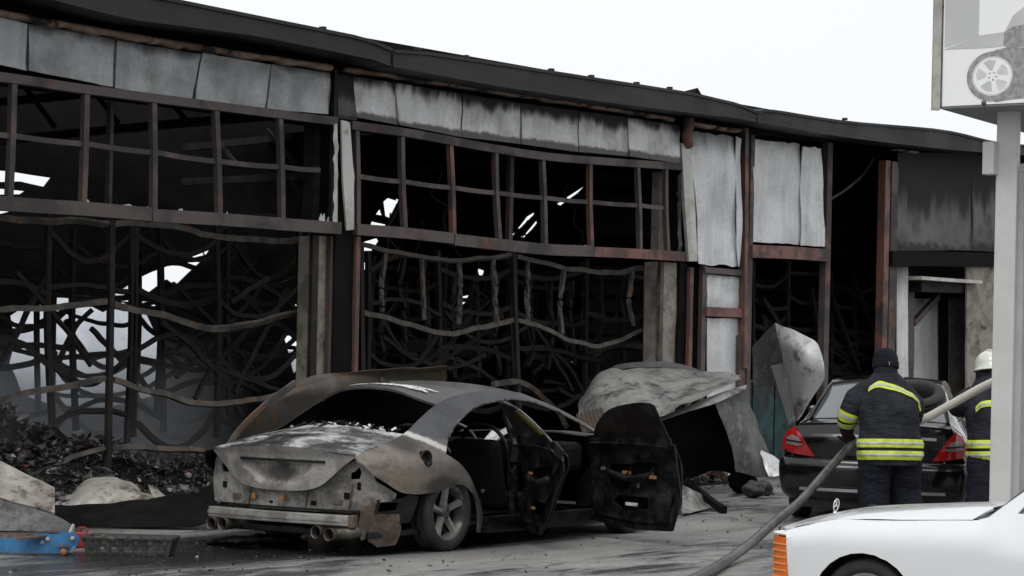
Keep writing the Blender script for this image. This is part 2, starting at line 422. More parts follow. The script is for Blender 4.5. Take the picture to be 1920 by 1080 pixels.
# -- roof edge
FD = -0.55
def poly_pts(P, n, crv):
    if crv: return cr_pts(P, n)
    return [Vector((x, P[0].y, lerp_tab([(p.x, p.z) for p in P], x))) for x in [P[0].x+(P[-1].x-P[0].x)*i/(n-1) for i in range(n)]]
def fascia(name, top, bot, seed, crv=False):
    T = poly_pts([fac(x, y, FD) for x, y in top], 26, crv); B = poly_pts([fac(x, y, FD) for x, y in bot], 26, crv)
    vs, fs = [], []
    for i, (t, b) in enumerate(zip(T, B)):
        b = Vector((t.x, b.y, b.z))
        k = mnoise.noise(Vector((i*0.35, seed, 0)))*0.012
        for p in (t+Vector((0, 0.62, 0.05)), t+Vector((0, -0.02+k, 0.0)), t+Vector((0, -0.02+k, -0.035)), t+Vector((0, k, -0.04)), (t+b)/2+Vector((0, k*1.6, 0)), b+Vector((0, k, 0.03)), b+Vector((0, -0.012+k, 0.02)), b+Vector((0, -0.012+k, 0)), b+Vector((0, 0.58, 0.02))): vs.append(p)
    for i in range(25):
        for j in range(8): fs.append((i*9+j, i*9+j+1, i*9+10+j, i*9+9+j))
        fs.append((i*9+8, i*9, i*9+9, i*9+17))
    fs.append(tuple(range(9))); fs.append(tuple(range(25*9+8, 25*9-1, -1)))
    return mesh(name, vs, fs, M['fascia'], hall)
f1 = fascia('roof_edge', [(-420, -152), (-100, -88), (338, 0), (560, 45), (660, 65), (700, 76), (733, 90)], [(-420, -124), (-100, -50), (244, 37), (489, 69), (660, 104), (720, 116), (741, 126)], 1)
f2 = fascia('roof_edge', [(738, 93), (799, 97), (945, 119), (1120, 146), (1300, 174), (1385, 194), (1418, 208)], [(744, 127), (800, 137), (945, 164), (1120, 190), (1300, 213), (1385, 222), (1424, 231)], 2)
f3 = fascia('roof_edge', [(1421, 208), (1450, 206), (1581, 226), (1766, 243), (1863, 265), (1960, 275), (2100, 292)], [(1428, 232), (1450, 235), (1581, 257), (1700, 268), (1817, 279), (1960, 294), (2100, 309)], 3, True)
for x, y in ((612, 55), (790, 94), (880, 108), (1040, 133), (1115, 145), (1200, 158), (1262, 167), (1590, 225)):
    p = fac(x, y, FD); o = mesh('roof_clip', *box_vf((p.x, p.y+0.05, p.z+0.015), (0.05, 0.06, 0.03)), M['fascia'], hall)
tn = [fac(1300, 176, FD+0.1), fac(1308, 172, FD+0.1), fac(1316, 178, FD+0.1)]
mesh('torn_flashing', [tn[0], tn[1]+Vector((0, 0, 0.05)), tn[2], tn[0]+Vector((0, 0.2, 0)), tn[1]+Vector((0.05, 0.25, 0.02)), tn[2]+Vector((0, 0.2, 0))], [(0, 1, 4, 3), (1, 2, 5, 4), (0, 2, 1), (3, 4, 5)], M['soot'], hall)
# -- roof deck behind the edge
U0, U1 = 9.5, 40.0
box('roof_deck', ((U0+U1)/2, D+3.2, 4.86), (U1-U0, 6.7, 0.10), M['soot'], hall, 0); box('roof_deck', ((27+U1)/2, D+7.65, 4.86), (U1-27, 2.18, 0.10), M['soot'], hall, 0)  # rear left open over the left bay, shaped to let skylight reach the smoke
box('header_wall', ((U0+25.7)/2, D+0.22, 4.40), (25.7-U0, 0.10, 0.80), M['soot'], hall, 0)
# -- scorched foam strip under the roof edge (pieces with gaps)
def foam(x0, y0, x1, y1, th, seed, n=14):
    vs, fs = [], []
    for i in range(n):
        a = i/(n-1); x = x0+(x1-x0)*a; y = y0+(y1-y0)*a
        h = th*(0.75+0.5*mnoise.noise(Vector((a*n*0.6, seed, 0))))
        t = fac(x, y, -0.09); b = fac(x, y+h, -0.09); b.x = t.x
        k = 0.03*mnoise.noise(Vector((a*n*0.5, seed+9, 3)))
        for p in (t+Vector((0, k, 0)), (t+b)/2+Vector((0, -0.035+k, 0)), b+Vector((0, k, 0)), b+Vector((0, 0.12, 0)), t+Vector((0, 0.12, 0))): vs.append(p)
    for i in range(n-1):
        for j in range(5): fs.append((i*5+j, i*5+(j+1) % 5, i*5+5+(j+1) % 5, i*5+5+j))
    fs.append((4, 3, 2, 1, 0)); e = (n-1)*5; fs.append((e, e+1, e+2, e+3, e+4))
    return mesh('insulation_strip', vs, fs, M['foam'], hall, True)
foam(-260, -32, 60, 29, 18, 1); foam(61, 30, 282, 68, 17, 2); foam(284, 69, 384, 84, 16, 3); foam(386, 86, 622, 121, 15, 4)
foam(655, 126, 905, 163, 11, 5); foam(906, 164, 1100, 193, 10, 6); foam(1110, 195, 1262, 219, 9, 7); foam(1302, 228, 1342, 235, 10, 8, 6); foam(1352, 237, 1386, 241, 10, 9, 5); foam(1683, 278, 1722, 283, 6, 10, 5)
# -- cladding panels above the windows
pa = [((-290, -40), (-285, 62)), ((-118, 2), (-114, 98)), ((51, 45), (53, 132)), ((220, 73), (213, 163)), ((379, 98), (362, 187)), ((509, 120), (499, 204)), ((621, 137), (619, 214))]
tilt = [0, 0, 0.4, 0.0, 3, -1]
for i in range(6):
    (tl, bl), (tr, br) = pa[i], pa[i+1]
    g_ = 1.4
    dy = (0, 0, 0, 3, 1, 0)[i]
    prism('cladding_panel', [(tl[0]+g_, tl[1]+dy), (tr[0]-g_, tr[1]+dy), (br[0]-g_*1.6, br[1]+dy*0.5), (bl[0]+g_*1.6, bl[1]+dy*0.5)], -0.02-0.012*(i % 2), 0.03, M['panA'], hall, 9, 6, 0.025, i+1.3, 0.006)
pb = [((661, 143), (669, 220)), ((741, 155), (748, 234)), ((866, 176), (867, 257)), ((976, 193), (977, 270)), ((1083, 208), (1085, 285)), ((1176, 220), (1179, 293)), ((1276, 236), (1276, 306))]
for i in range(6):
    (tl, bl), (tr, br) = pb[i], pb[i+1]
    g_ = 1.0
    prism('cladding_panel', [(tl[0]+g_, tl[1]), (tr[0]-g_, tr[1]), (br[0]-g_, br[1]), (bl[0]+g_, bl[1])], -0.02-0.012*(i % 2), 0.03, M['panB'], hall, 9, 6, 0.02, i+11.7, 0.006)
# -- ribbon window 1
w1 = mesh('window_frame', *sweep_vf(cr_pts([fac(-300, 104), fac(30, 149), fac(160, 168), fac(400, 199), fac(628, 228)], 24), 0.09, 0.085), M['frame'], hall)
fbar('bottom_rail', [(-300, 358), (20, 383), (160, 392), (278, 402)], -0.01, 0.10, 0.13, M['frame'], w1)
fbar('bottom_rail', [(280, 404), (405, 411), (520, 420), (634, 428)], -0.015, 0.10, 0.125, M['frame'], w1)
for a, b in (((-120, 132), (-126, 366)), ((24, 150), (16, 380)), ((160, 170), (154, 388)), ((286, 186), (287, 398)), ((403, 202), (410, 406)), ((523, 217), (528, 415))):
    fbar('mullion', [a, ((a[0]+b[0])/2+1, (a[1]+b[1])/2), b], 0.0, 0.06, 0.062, M['frame'], w1)
tp = [(-300, 212), (-122, 236), (20, 255), (157, 270), (287, 286), (407, 303), (525, 313), (602, 319)]
for a, b in zip(tp, tp[1:]):
    fbar('transom', [(a[0]+4, a[1]), ((a[0]+b[0])/2, (a[1]+b[1])/2+1.5), (b[0]-4, b[1])], 0.012, 0.045, 0.050, M['frame'], w1)
# -- ribbon window 2
w2 = mesh('window_frame', *sweep_vf(cr_pts([fac(655, 235), fac(752, 248), fac(847, 265), fac(930, 280), fac(1017, 293), fac(1105, 301), fac(1279, 313)], 30), 0.09, 0.09), M['frame'], hall)
fbar('bottom_rail', [(664, 430), (755, 437), (845, 447)], -0.01, 0.10, 0.12, M['frame'], w2)
fbar('bottom_rail', [(847, 449), (935, 459), (1026, 468), (1108, 471)], -0.015, 0.10, 0.13, M['frame'], w2)
fbar('bottom_rail', [(1109, 472), (1195, 476), (1279, 481)], -0.01, 0.10, 0.12, M['redframe'], w2)
ml = [((667, 245), (669, 425)), ((752, 256), (758, 434)), ((843, 268), (849, 443)), ((928, 283), (935, 452)), ((1016, 296), (1021, 462)), ((1105, 305), (1108, 467)), ((1194, 310), (1199, 472)), ((1247, 317), (1251, 474))]
for i, (a, b) in enumerate(ml):
    fbar('mullion', [a, ((a[0]+b[0])/2-(1.5 if i % 2 else -1), (a[1]+b[1])/2), b], 0.0, 0.06, 0.06, M['redframe'] if i in (2, 5) else M['frame'], w2)
tq = [(669, 331), (755, 341), (846, 352), (931, 362), (1018, 371), (1106, 379), (1196, 385), (1249, 390)]
for a, b in zip(tq, tq[1:]):
    fbar('transom', [(a[0]+3, a[1]), ((a[0]+b[0])/2, (a[1]+b[1])/2+1), (b[0]-3, b[1])], 0.012, 0.045, 0.050, M['frame'], w2)
# -- shards left in the frames
def shard(px, py, w, h, par, dv=0.0, hang=False):
    k = rnd.randint(3, 5); top = []
    for i in range(k): top.append((px+w*(i+rnd.uniform(0.1, 0.9))/k, py-h*rnd.uniform(0.25, 1.0)))
    pl = [(px, py)]+top+[(px+w, py)]
    q = [fac(x, y, dv) for x, y in pl]; n = len(q)
    vs = q+[p+Vector((0, 0.006, 0)) for p in q]
    fs = [tuple(range(n)), tuple(range(2*n-1, n-1, -1))]+[(i, (i+1) % n, n+(i+1) % n, n+i) for i in range(n)]
    mesh('glass_shard', vs, fs, M['glass_sh'], par)
for x, y, w, h in ((60, 380, 30, 7), (92, 383, 25, 9), (161, 385, 10, 16), (178, 389, 22, 10), (215, 391, 40, 9), (250, 394, 30, 8), (325, 400, 20, 9), (392, 405, 12, 7), (414, 406, 14, 12), (512, 414, 10, 8), (598, 418, 12, 20), (612, 419, 14, 24)):
    shard(x, y, w, h, w1)
for x, y, w, h in ((672, 428, 26, 10), (815, 440, 16, 6), (1075, 464, 28, 9), (1120, 468, 12, 5), (955, 455, 14, 5)):
    shard(x, y, w, h, w2)
def torn(name, left, right, dv, mat, th=0.012, seed=0, amp=3.0, sub=4):
    """upright torn sheet edge: two photo polylines"""
    L = dense_line(left, sub); Rr = dense_line(right, sub); n = min(len(L), len(Rr)); vs, fs = [], []
    for i in range(n):
        a = L[i]; b = Rr[i]
        k = amp*mnoise.noise(Vector((i*0.9, seed, 0)))
        p = fac(a[0], a[1], dv); q = fac(b[0]+k, b[1], dv); m_ = (p+q)/2+Vector((0, -0.02+0.03*mnoise.noise(Vector((i*0.4, seed, 5))), 0))
        vs += [p, m_, q]
    for i in range(n-1):
        for j in range(2): fs.append((i*3+j, i*3+3+j, i*3+4+j, i*3+1+j))
    o = mesh(name, vs, fs, mat, hall, True); solid(o, th); return o
def dense_line(pl, sub):
    out = []
    for a, b in zip(pl, pl[1:]):
        for s in range(sub): out.append((a[0]+(b[0]-a[0])*s/sub, a[1]+(b[1]-a[1])*s/sub))
    out.append(pl[-1]); return out
torn('torn_sheet', [(631, 232), (631, 330), (631, 428)], [(625, 232), (626, 330), (624, 428)], -0.03, M['offwhite'], seed=3, amp=5, sub=9)
torn('torn_sheet', [(1276, 318), (1275, 400), (1276, 478)], [(1270, 330), (1270, 400), (1272, 478)], -0.03, M['panD'], seed=8, amp=4, sub=8)
# -- columns
def fcol(name, x0, y0, x1, y1, z0, z1, dv, depth, mat, par=hall, sub=0, rag=0.0, seed=0):
    a = fac(x0, y0, dv); b = fac(x1, y1, dv); us = (a.x, b.x)
    nz = 10; vs, fs = [], []
    for j in range(nz):
        z = z0+(z1-z0)*j/(nz-1)
        for u, v in ((us[0], D+dv), (us[1], D+dv), (us[1], D+dv+depth), (us[0], D+dv+depth)):
            k = rag*mnoise.noise(Vector((u*3+seed, v*3, z*2.5))); vs.append((u+k, v+k, z))
    for j in range(nz-1):
        for k in range(4): fs.append((j*4+k, j*4+(k+1) % 4, j*4+4+(k+1) % 4, j*4+4+k))
    fs.append((3, 2, 1, 0)); e = (nz-1)*4; fs.append((e, e+1, e+2, e+3))
    o = mesh(name, vs, fs, mat, par)
    if rag: bev(o, 0.015, 2)
    return o
fcol('column', 596, 560, 618, 560, 0, 2.80, 0.12, 0.3, M['concrete'], rag=0.035, seed=1)
fcol('column_strip', 586, 500, 597, 500, 0, 2.80, 0.04, 0.05, M['char'])
fcol('column_strip', 618, 560, 625, 560, 0, 2.80, 0.05, 0.06, M['frame'])
fcol('column', 627, 560, 664, 560, 0, 4.75, 0.02, 0.35, M['soot'], rag=0.01, seed=2)
fcol('column_strip', 667, 560, 674, 560, 0, 2.82, -0.02, 0.05, M['redframe'])
fcol('window_post', 588, 330, 600, 330, 2.9, 3.98, 0.25, 0.15, M['char'])
fcol('column_strip', 627, 180, 633, 180, 2.86, 4.55, -0.04, 0.05, M['char'])
torn('painted_post', [(640, 225), (643, 330), (650, 432)], [(656, 230), (664, 330), (664, 430)], -0.06, M['offwhite'], 0.03, 5, 1.2, 5)
mesh('corner_panel', *(lambda q: ([*q, *[p+Vector((0, 0.03, 0)) for p in q]], [(0, 3, 2, 1), (4, 5, 6, 7), (0, 1, 5, 4), (1, 2, 6, 5), (2, 3, 7, 6), (3, 0, 4, 7)]))([fac(634, 139, -0.015), fac(662, 144, -0.015), fac(670, 226, -0.015), fac(634, 222, -0.015)]), M['panD'], hall)
fcol('column', 1243, 560, 1272, 560, 0, 2.80, 0.10, 0.3, M['concrete'], rag=0.035, seed=5)
fcol('column_strip', 1238, 560, 1244, 560, 0, 2.8, 0.07, 0.05, M['ashsteel'])
fcol('column_strip', 1274, 560, 1287, 560, 0, 4.6, 0.05, 0.2, M['soot'])
fcol('window_post', 1236, 400, 1246, 400, 2.9, 3.95, 0.25, 0.12, M['concrete'])
fcol('window_post', 206, 290, 212, 290, 2.9, 3.98, 0.5, 0.06, M['frame'])
fcol('window_post', 956, 370, 963, 370, 2.9, 3.95, 0.5, 0.06, M['frame'])

# -- door bays on the right
db = empty('door_bay'); db.parent = hall
def slab(name, quad, dv, th, mat, par=db, seed=0, wob=0.03, nu=7, nv=8, rag=0.01): return prism(name, quad, dv, th, mat, par, nu, nv, wob, seed, rag)
torn('scorched_post', [(1278, 268), (1284, 380), (1292, 490)], [(1296, 272), (1303, 380), (1308, 490)], -0.05, M['offwhite'], 0.05, 15, 1.0, 6)
P_ = [fac(1291, 222, -0.12), fac(1291, 240, -0.14), fac(1288, 256, -0.12), fac(1292, 272, -0.08)]
tube('drain_elbow', P_, 0.065, M['redframe'], hall)
slab('cladding_panel', [(1299, 246), (1376, 256), (1380, 499), (1311, 495)], -0.04, 0.015, M['panC'], hall, 3.1, 0.07, 8, 12, 0.03)
slab('cladding_panel', [(1381, 256), (1390, 258), (1388, 499), (1383, 499)], -0.09, 0.012, M['panC'], hall, 5.2, 0.05, 4, 12, 0.03)
fbar('door_post', [(1395, 240), (1394, 480), (1393, 690)], -0.02, 0.10, 0.085, M['redframe'], db).name = 'door_post'
fcol('door_post', 1389, 560, 1400, 560, 0, 1.9, -0.03, 0.08, M['frame'], db)
fcol('door_post', 1316, 600, 1324, 600, 0, 2.80, 0.0, 0.06, M['frame'], db)
fcol('drain_pipe', 1293, 600, 1299, 600, 0, 2.75, -0.03, 0.05, M['redframe'], db)
fcol('drain_pipe', 1304, 600, 1313, 600, 0, 2.75, 0.1, 0.09, M['soot'], db)
fbar('transom', [(1318, 506), (1392, 512)], 0.0, 0.07, 0.075, M['frame'], db)
fbar('transom', [(1322, 584), (1392, 587)], -0.005, 0.07, 0.12, M['redframe'], db)
slab('door_pane', [(1326, 514), (1386, 519), (1386, 578), (1326, 575)], 0.02, 0.01, M['panC'], db, 7.7)
slab('door_pane', [(1325, 596), (1386, 597), (1386, 890), (1325, 894)], 0.02, 0.01, M['panC'], db, 9.2)
fcol('door_post', 1402, 600, 1409, 600, 0, 4.62, -0.03, 0.10, M['frame'], db)
fcol('door_post', 1546, 600, 1555, 600, 0, 4.62, -0.03, 0.10, M['frame'], db)
fbar('transom', [(1402, 247), (1480, 254), (1553, 262)], -0.01, 0.08, 0.07, M['soot'], db)
slab('cladding_panel', [(1410, 261), (1502, 270), (1500, 459), (1410, 453)], -0.01, 0.015, M['panC'], hall, 12.4, 0.05, 9, 12, 0.02)
slab('cladding_panel', [(1503, 274), (1543, 279), (1547, 463), (1501, 460)], -0.03, 0.015, M['panC'], hall, 14.4, 0.05, 6, 12, 0.02)
fbar('transom', [(1406, 471), (1480, 474), (1551, 479)], -0.025, 0.09, 0.17, M['redframe'], db)
fcol('door_post', 1655, 600, 1664, 600, 0, 4.5, -0.03, 0.12, M['redframe'], db)
fcol('door_post', 1667, 600, 1679, 600, 0, 4.5, -0.02, 0.12, M['frame'], db)
slab('cladding_panel', [(1681, 287), (1822, 285), (1822, 470), (1681, 470)], 0.0, 0.015, M['panD'], hall, 21.4, 0.05, 9, 8, 0.01)
slab('cladding_panel', [(1824, 285), (1960, 284), (1960, 476), (1824, 470)], -0.015, 0.015, M['panD'], hall, 23.4, 0.05, 9, 8, 0.01)
fbar('transom', [(1668, 485), (1780, 486), (2000, 490)], -0.02, 0.10, 0.22, M['soot'], db)
slab('wall_panel', [(1682, 500), (1703, 500), (1703, 888), (1682, 889)], 0.05, 0.02, M['panC'], db, 31)
slab('wall_panel', [(1813, 499), (1990, 499), (1990, 860), (1813, 878)], 0.0, 0.03, M['concrete'], db, 33)
fcol('door_post', 1702, 640, 1713, 640, 0, 2.75, 0.35, 0.1, M['frame'], db)
fbar('door_header', [(1700, 537), (1812, 541)], 0.3, 0.5, 0.16, M['char'], db)
fbar('shelf_sheet', [(1697, 521), (1750, 525), (1812, 529)], 0.15, 0.55, 0.05, M['offwhite'], db)
fbar('diagonal_brace', [(1712, 606), (1758, 556)], 0.4, 0.08, 0.09, M['frame'], db)
slab('door_pane', [(1714, 560), (1760, 560), (1760, 872), (1714, 875)], 0.6, 0.02, M['panC'], db, 35)
slab('door_pane', [(1763, 560), (1778, 560), (1778, 872), (1763, 872)], 0.55, 0.03, M['soot'], db, 37)
slab('door_pane', [(1779, 560), (1812, 560), (1812, 868), (1779, 870)], 0.6, 0.02, M['concrete'], db, 39)
slab('wall_panel', [(1682, 500), (1812, 500), (1812, 540), (1682, 540)], 0.75, 0.02, M['panD'], db, 41)
# sooty stacked boards seen through the open door bays
for i in range(22):
    z = 0.12+i*0.205+rnd.uniform(-0.02, 0.02)
    o = box('charred_board', (30.6+rnd.uniform(-0.03, 0.03), D+2.6+rnd.uniform(-0.03, 0.03), z), (7.2, 0.05, 0.18), M['soot'], hall, 0.01)
    o.rotation_euler = (rnd.uniform(-0.05, 0.05), rnd.uniform(-0.01, 0.01), 0)
sweep('hanging_cable', [fac(1556, 374, 0.4), fac(1590, 352, 0.4), fac(1620, 325, 0.4), fac(1638, 296, 0.4)], 0.03, 0.03, M['ashsteel'], hall)
for (a, b) in (((1600, 520), (1660, 690)), ((1560, 560), (1612, 700)), ((1430, 560), (1480, 640)), ((1520, 540), (1545, 690))):
    fbar('fallen_stud', [a, b], 1.6, 0.06, 0.07, M['char'], hall)

# -- collapsed roof hanging behind, with torn gaps that let the sky in
SB = 8.6
def hole(pl): return [(lambda p: (p.x, p.z))(fac(x, y, SB)) for x, y in pl]
gaps = [
    [(-60, 318), (20, 322), (105, 333), (92, 350), (40, 340), (-60, 343)], [(-60, 352), (10, 355), (52, 358), (40, 364), (-60, 366)], [(-60, 385), (0, 386), (34, 404), (20, 410), (-60, 412)],
    [(488, 338), (497, 329), (493, 338), (487, 343)], [(508, 306), (515, 306), (512, 309)],
    [(722, 378), (731, 371), (751, 377), (737, 409), (727, 405)], [(707, 402), (716, 390), (722, 404)], [(694, 428), (698, 415), (730, 421), (728, 431)], [(672, 470), (674, 455), (712, 446), (716, 452), (698, 472)], [(672, 492), (690, 492), (682, 505), (674, 507)], [(745, 372), (752, 374), (750, 382)],
    [(968, 429), (990, 406), (1009, 397), (1008, 402), (975, 428)], [(985, 438), (1012, 412), (1014, 418), (1002, 430), (988, 441)], [(953, 442), (968, 432), (958, 444)], [(974, 444), (988, 440), (984, 446)],
    [(1050, 382), (1090, 347), (1080, 362), (1056, 386)], [(886, 502), (903, 508), (895, 526)], [(862, 556), (876, 553), (872, 566), (860, 578)], [(868, 542), (873, 538), (873, 545)],
    [(222, 563), (232, 540), (290, 510), (340, 490), (393, 468), (382, 486), (356, 512), (334, 536), (318, 524), (300, 538), (282, 552), (300, 574), (276, 572), (250, 566)],
    [(16, 592), (60, 566), (110, 558), (160, 560), (204, 585), (240, 566), (282, 590), (290, 612), (300, 640), (296, 690), (280, 740), (200, 765), (110, 760), (40, 740), (10, 680), (24, 640)],
    [(548, 574), (575, 545), (574, 570), (556, 578)], [(540, 630), (574, 628), (568, 640), (560, 690), (548, 700), (545, 660)], [(405, 664), (418, 656), (424, 668), (412, 668)], [(1060, 672), (1095, 656), (1090, 676), (1064, 682)], [(1205, 626), (1222, 616), (1224, 640), (1208, 644)],
]
hol = [dense(hole(g_), 0.2) for g_ in gaps]
top_z = 5.9
outl = dense([(U0, 0.0), (37.5, 0.0), (37.5, top_z), (U0, top_z)], 0.8)
def hang(u, z): return (u, D+SB+0.25*mnoise.noise(Vector((u*0.5, z*0.6, 2)))+0.10*math.sin(u*1.7), z)
o = patch('collapsed_roof_sheet', outl, hang, M['soot'], hall, hol, grid=0.45, thick=0.03)
box('end_wall', (37.6, D+4.5, 2.4), (0.12, 9.2, 4.8), M['soot'], hall, 0); box('end_wall', (U0-0.1, D+4.5, 2.4), (0.12, 9.2, 4.8), M['soot'], hall, 0)
qh = random.Random(31)
for i in range(16):          # loose cables and strips hanging in the bays
    x = qh.choice((qh.uniform(20, 590), qh.uniform(690, 1240))); dv_ = qh.uniform(.3, 3.5); y = qh.uniform(190, 440) if x < 600 else qh.uniform(320, 500); L_ = qh.uniform(60, 190)
    K = [fac(x, y, dv_)]
    for k in range(5): K.append(fac(x+qh.uniform(-22, 22)+k*qh.uniform(-4, 6), y+L_*(k+1)/5, dv_))
    mesh('hanging_cable', *tube_vf(cr_pts(K, 16), .010, 5), M['char'], hall)
for u in (14.0, 19.4, 24.8):      # burnt roof trusses
    for z in (4.7, 4.2): sweep('roof_truss', [(u, D+0.5, z), (u+0.3, D+4, z-0.15*rnd.random()), (u, D+8.3, z-0.2)], 0.08, 0.1, M['char'], hall)
    for k in range(7):
        y = D+0.6+k*1.1; sweep('truss_web', [(u, y, 4.2), (u, y+0.55, 4.7)], 0.04, 0.05, M['char'], hall)

ri = random.Random(11)
# ------------------------------------------------------------------ tyre racks, sagged by the fire
def atd(px, py, Z): return EYE_P+ray(px, py)*Z
def rack(label, posts, beams, dv, group=None, post_m='char', beam_m='ashsteel', thick=1.0):
    r = empty('steel_rack', (0, 0, 0), 0, label, 'steel rack', group)
    for p in posts: fbar('post', p, dv, 0.05*thick, 0.06*thick, M[post_m], r)
    for b in beams:
        P = [fac(x, y, dv) for x, y in b]
        K = cr_pts(P, 7*len(P)); K = [p+mnoise.noise_vector(p*2.3)*0.03+mnoise.noise_vector(p*7.1)*0.009 for p in K]; vs, fs = sweep_vf(K, 0.045*thick*ri.uniform(.8, 1.1), 0.056*thick*ri.uniform(.8, 1.1), tw=ri.uniform(-.9, .9)); mesh('beam', vs, fs, M[beam_m], r)
    return r
rack('sagging steel rack by the thick dark post in the left bay', [[(209, 412), (206, 660), (201, 905)]],
     [[(-70, 408), (0, 411), (100, 413), (207, 416)], [(-70, 583), (0, 579), (100, 578), (197, 566)], [(-70, 768), (0, 752), (100, 728), (199, 711)], [(40, 893), (75, 885), (140, 860), (195, 836)],
      [(213, 418), (330, 425), (440, 448), (520, 452), (597, 447)], [(213, 570), (300, 590), (380, 612), (440, 614), (510, 600), (592, 578)], [(213, 712), (290, 735), (360, 752), (430, 757), (505, 745), (582, 703)], [(209, 837), (300, 840), (415, 852)]], 0.45)
rack('sagging steel rack with short hangers between two beams in the middle bay', [[(676, 452), (677, 560), (679, 760)], [(962, 476), (966, 600), (974, 790)]],
     [[(676, 457), (730, 470), (790, 484), (850, 488), (905, 486), (957, 481)], [(968, 483), (1030, 497), (1090, 507), (1150, 508), (1200, 502), (1247, 496)],
      [(676, 583), (740, 600), (800, 618), (845, 623), (900, 614), (962, 600)], [(970, 600), (1020, 618), (1075, 642), (1115, 649), (1160, 640), (1205, 620), (1242, 607)],
      [(925, 722), (965, 716), (1000, 730), (1035, 760), (1060, 800)],
      [(720, 470), (717, 530), (714, 584)], [(788, 486), (790, 540), (794, 600)], [(859, 490), (861, 545), (860, 606)], [(924, 485), (927, 540), (931, 604)], [(989, 490), (990, 545), (990, 604)], [(1056, 504), (1052, 560), (1053, 626)], [(1184, 507), (1181, 560), (1188, 612)]], 0.45)
def arc(px0, y0, px1, y1, sag, k=5): return [(px0+(px1-px0)*i/(k-1), y0+(y1-y0)*i/(k-1)+sag*4*(i/(k-1))*(1-i/(k-1))) for i in range(k)]
ri = random.Random(11)
def deep_rack(label, x0, x1, dv, ytop, ybot, sag, seed, group, hang=False, n=4, extra=7):
    q = random.Random(seed)
    posts = [[(x, ytop-30), (x+q.uniform(-6, 6), (ytop+ybot)/2), (x+q.uniform(-9, 9), ybot+40)] for x in (x0, (x0+x1)/2+q.uniform(-12, 12), x1)]
    beams = []
    for i in range(n):
        y = ytop+(ybot-ytop)*i/(n-1)
        for a, b in ((x0, (x0+x1)/2), ((x0+x1)/2, x1)):
            s = 0.75*sag*q.uniform(0.2, 1.7)*(1 if q.random() < 0.8 else -0.7)
            beams.append(arc(a, y+q.uniform(-15, 15), b, y+q.uniform(-15, 20), s))
            if hang and i < 2:
                for t in (0.2, 0.5, 0.8):
                    x = a+(b-a)*t; yy = y+s*4*t*(1-t); beams.append([(x, yy), (x+q.uniform(-6, 6), yy+60), (x+q.uniform(-9, 9), yy+100+q.uniform(-15, 15))])
    for i in range(extra):
        xa = q.uniform(x0, x1-100); beams.append(arc(xa, q.uniform(ytop+60, ybot), xa+q.uniform(60, 200), q.uniform(ytop+60, ybot+20), q.choice((q.uniform(-45, 55), q.uniform(-6, 6)))))
    return rack(label, posts, beams, dv, group, 'char', 'char', 1.0)
GL = 'collapsed racks deep in the left bay'; GM = 'collapsed racks deep in the middle bay'
tL = 'charred steel rack with drooping beams, tangled in the dark behind the left bay'; tM = 'charred steel rack with drooping beams, in the dark behind the middle bay'
for i, (x0, x1, dv, a, b, s) in enumerate(((-60, 245, 1.5, 430, 790, 45), (255, 560, 1.5, 440, 780, 50), (-30, 300, 2.8, 460, 770, 55), (300, 575, 2.8, 450, 740, 60), (-50, 260, 4.3, 500, 760, 50), (260, 590, 4.3, 480, 750, 55), (70, 420, 6.0, 520, 740, 40))):
    deep_rack('charred drooping steel rack, %s behind the left bay' % ('first row, left half', 'first row, right half', 'second row, left half', 'second row, right half', 'third row, left half', 'third row, right half', 'rearmost row in the smoke')[i], x0, x1, dv, a, b, s, 40+i, GL, extra=2 if x0 < 100 else 6)
for i, (x0, x1, dv, a, b, s) in enumerate(((690, 960, 1.4, 500, 740, 22), (965, 1235, 1.4, 515, 740, 22), (700, 950, 2.8, 510, 720, 28), (960, 1220, 2.8, 520, 720, 28), (690, 1000, 4.4, 520, 710, 25), (1000, 1250, 4.4, 530, 710, 25))):
    deep_rack('charred steel rack, %s behind the middle bay' % ('first row, left half', 'first row, right half', 'second row, left half', 'second row, right half', 'rear row, left half', 'rear row, right half')[i], x0, x1, dv, a, b, s, 60+i, GM, hang=(i < 4))
deep_rack('charred steel rack behind the open double door frame', 1412, 1545, 1.7, 520, 720, 10, 81, None, n=6)
deep_rack('charred steel rack behind the black open doorway on the right', 1558, 1655, 1.7, 540, 720, 8, 82, None, n=6)

# ------------------------------------------------------------------ rubble inside the hall
def rubble_mat():
    n = NT('burnt_rubble'); r = n.island(); k = n.n.new('ShaderNodeValToRGB'); n.l.new(r, k.inputs[0]); e = k.color_ramp; e.interpolation = 'CONSTANT'
    stops = [(0, (0.012, 0.012, 0.013)), (0.30, (0.024, 0.024, 0.026)), (0.52, (0.05, 0.048, 0.046)), (0.66, (0.036, 0.026, 0.02)), (0.72, (0.13, 0.125, 0.12)), (0.865, (0.06, 0.03, 0.024)), (0.90, (0.035, 0.05, 0.055)), (0.92, (0.34, 0.33, 0.32)), (0.985, (0.16, 0.05, 0.04))]
    e.elements[0].position = 0; e.elements[0].color = (*stops[0][1], 1); e.elements[1].position = stops[1][0]; e.elements[1].color = (*stops[1][1], 1)
    for p, c in stops[2:]:
        x = e.elements.new(p); x.color = (*c, 1)
    f = n.ramp(n.noise(n.coord('World'), 18, 4), 0.35, 0.7, 0, 0.7)
    return n.out(n.mix(f, k.outputs[0], (0.012, 0.012, 0.012)), 0.62)
M['rubble'] = rubble_mat()
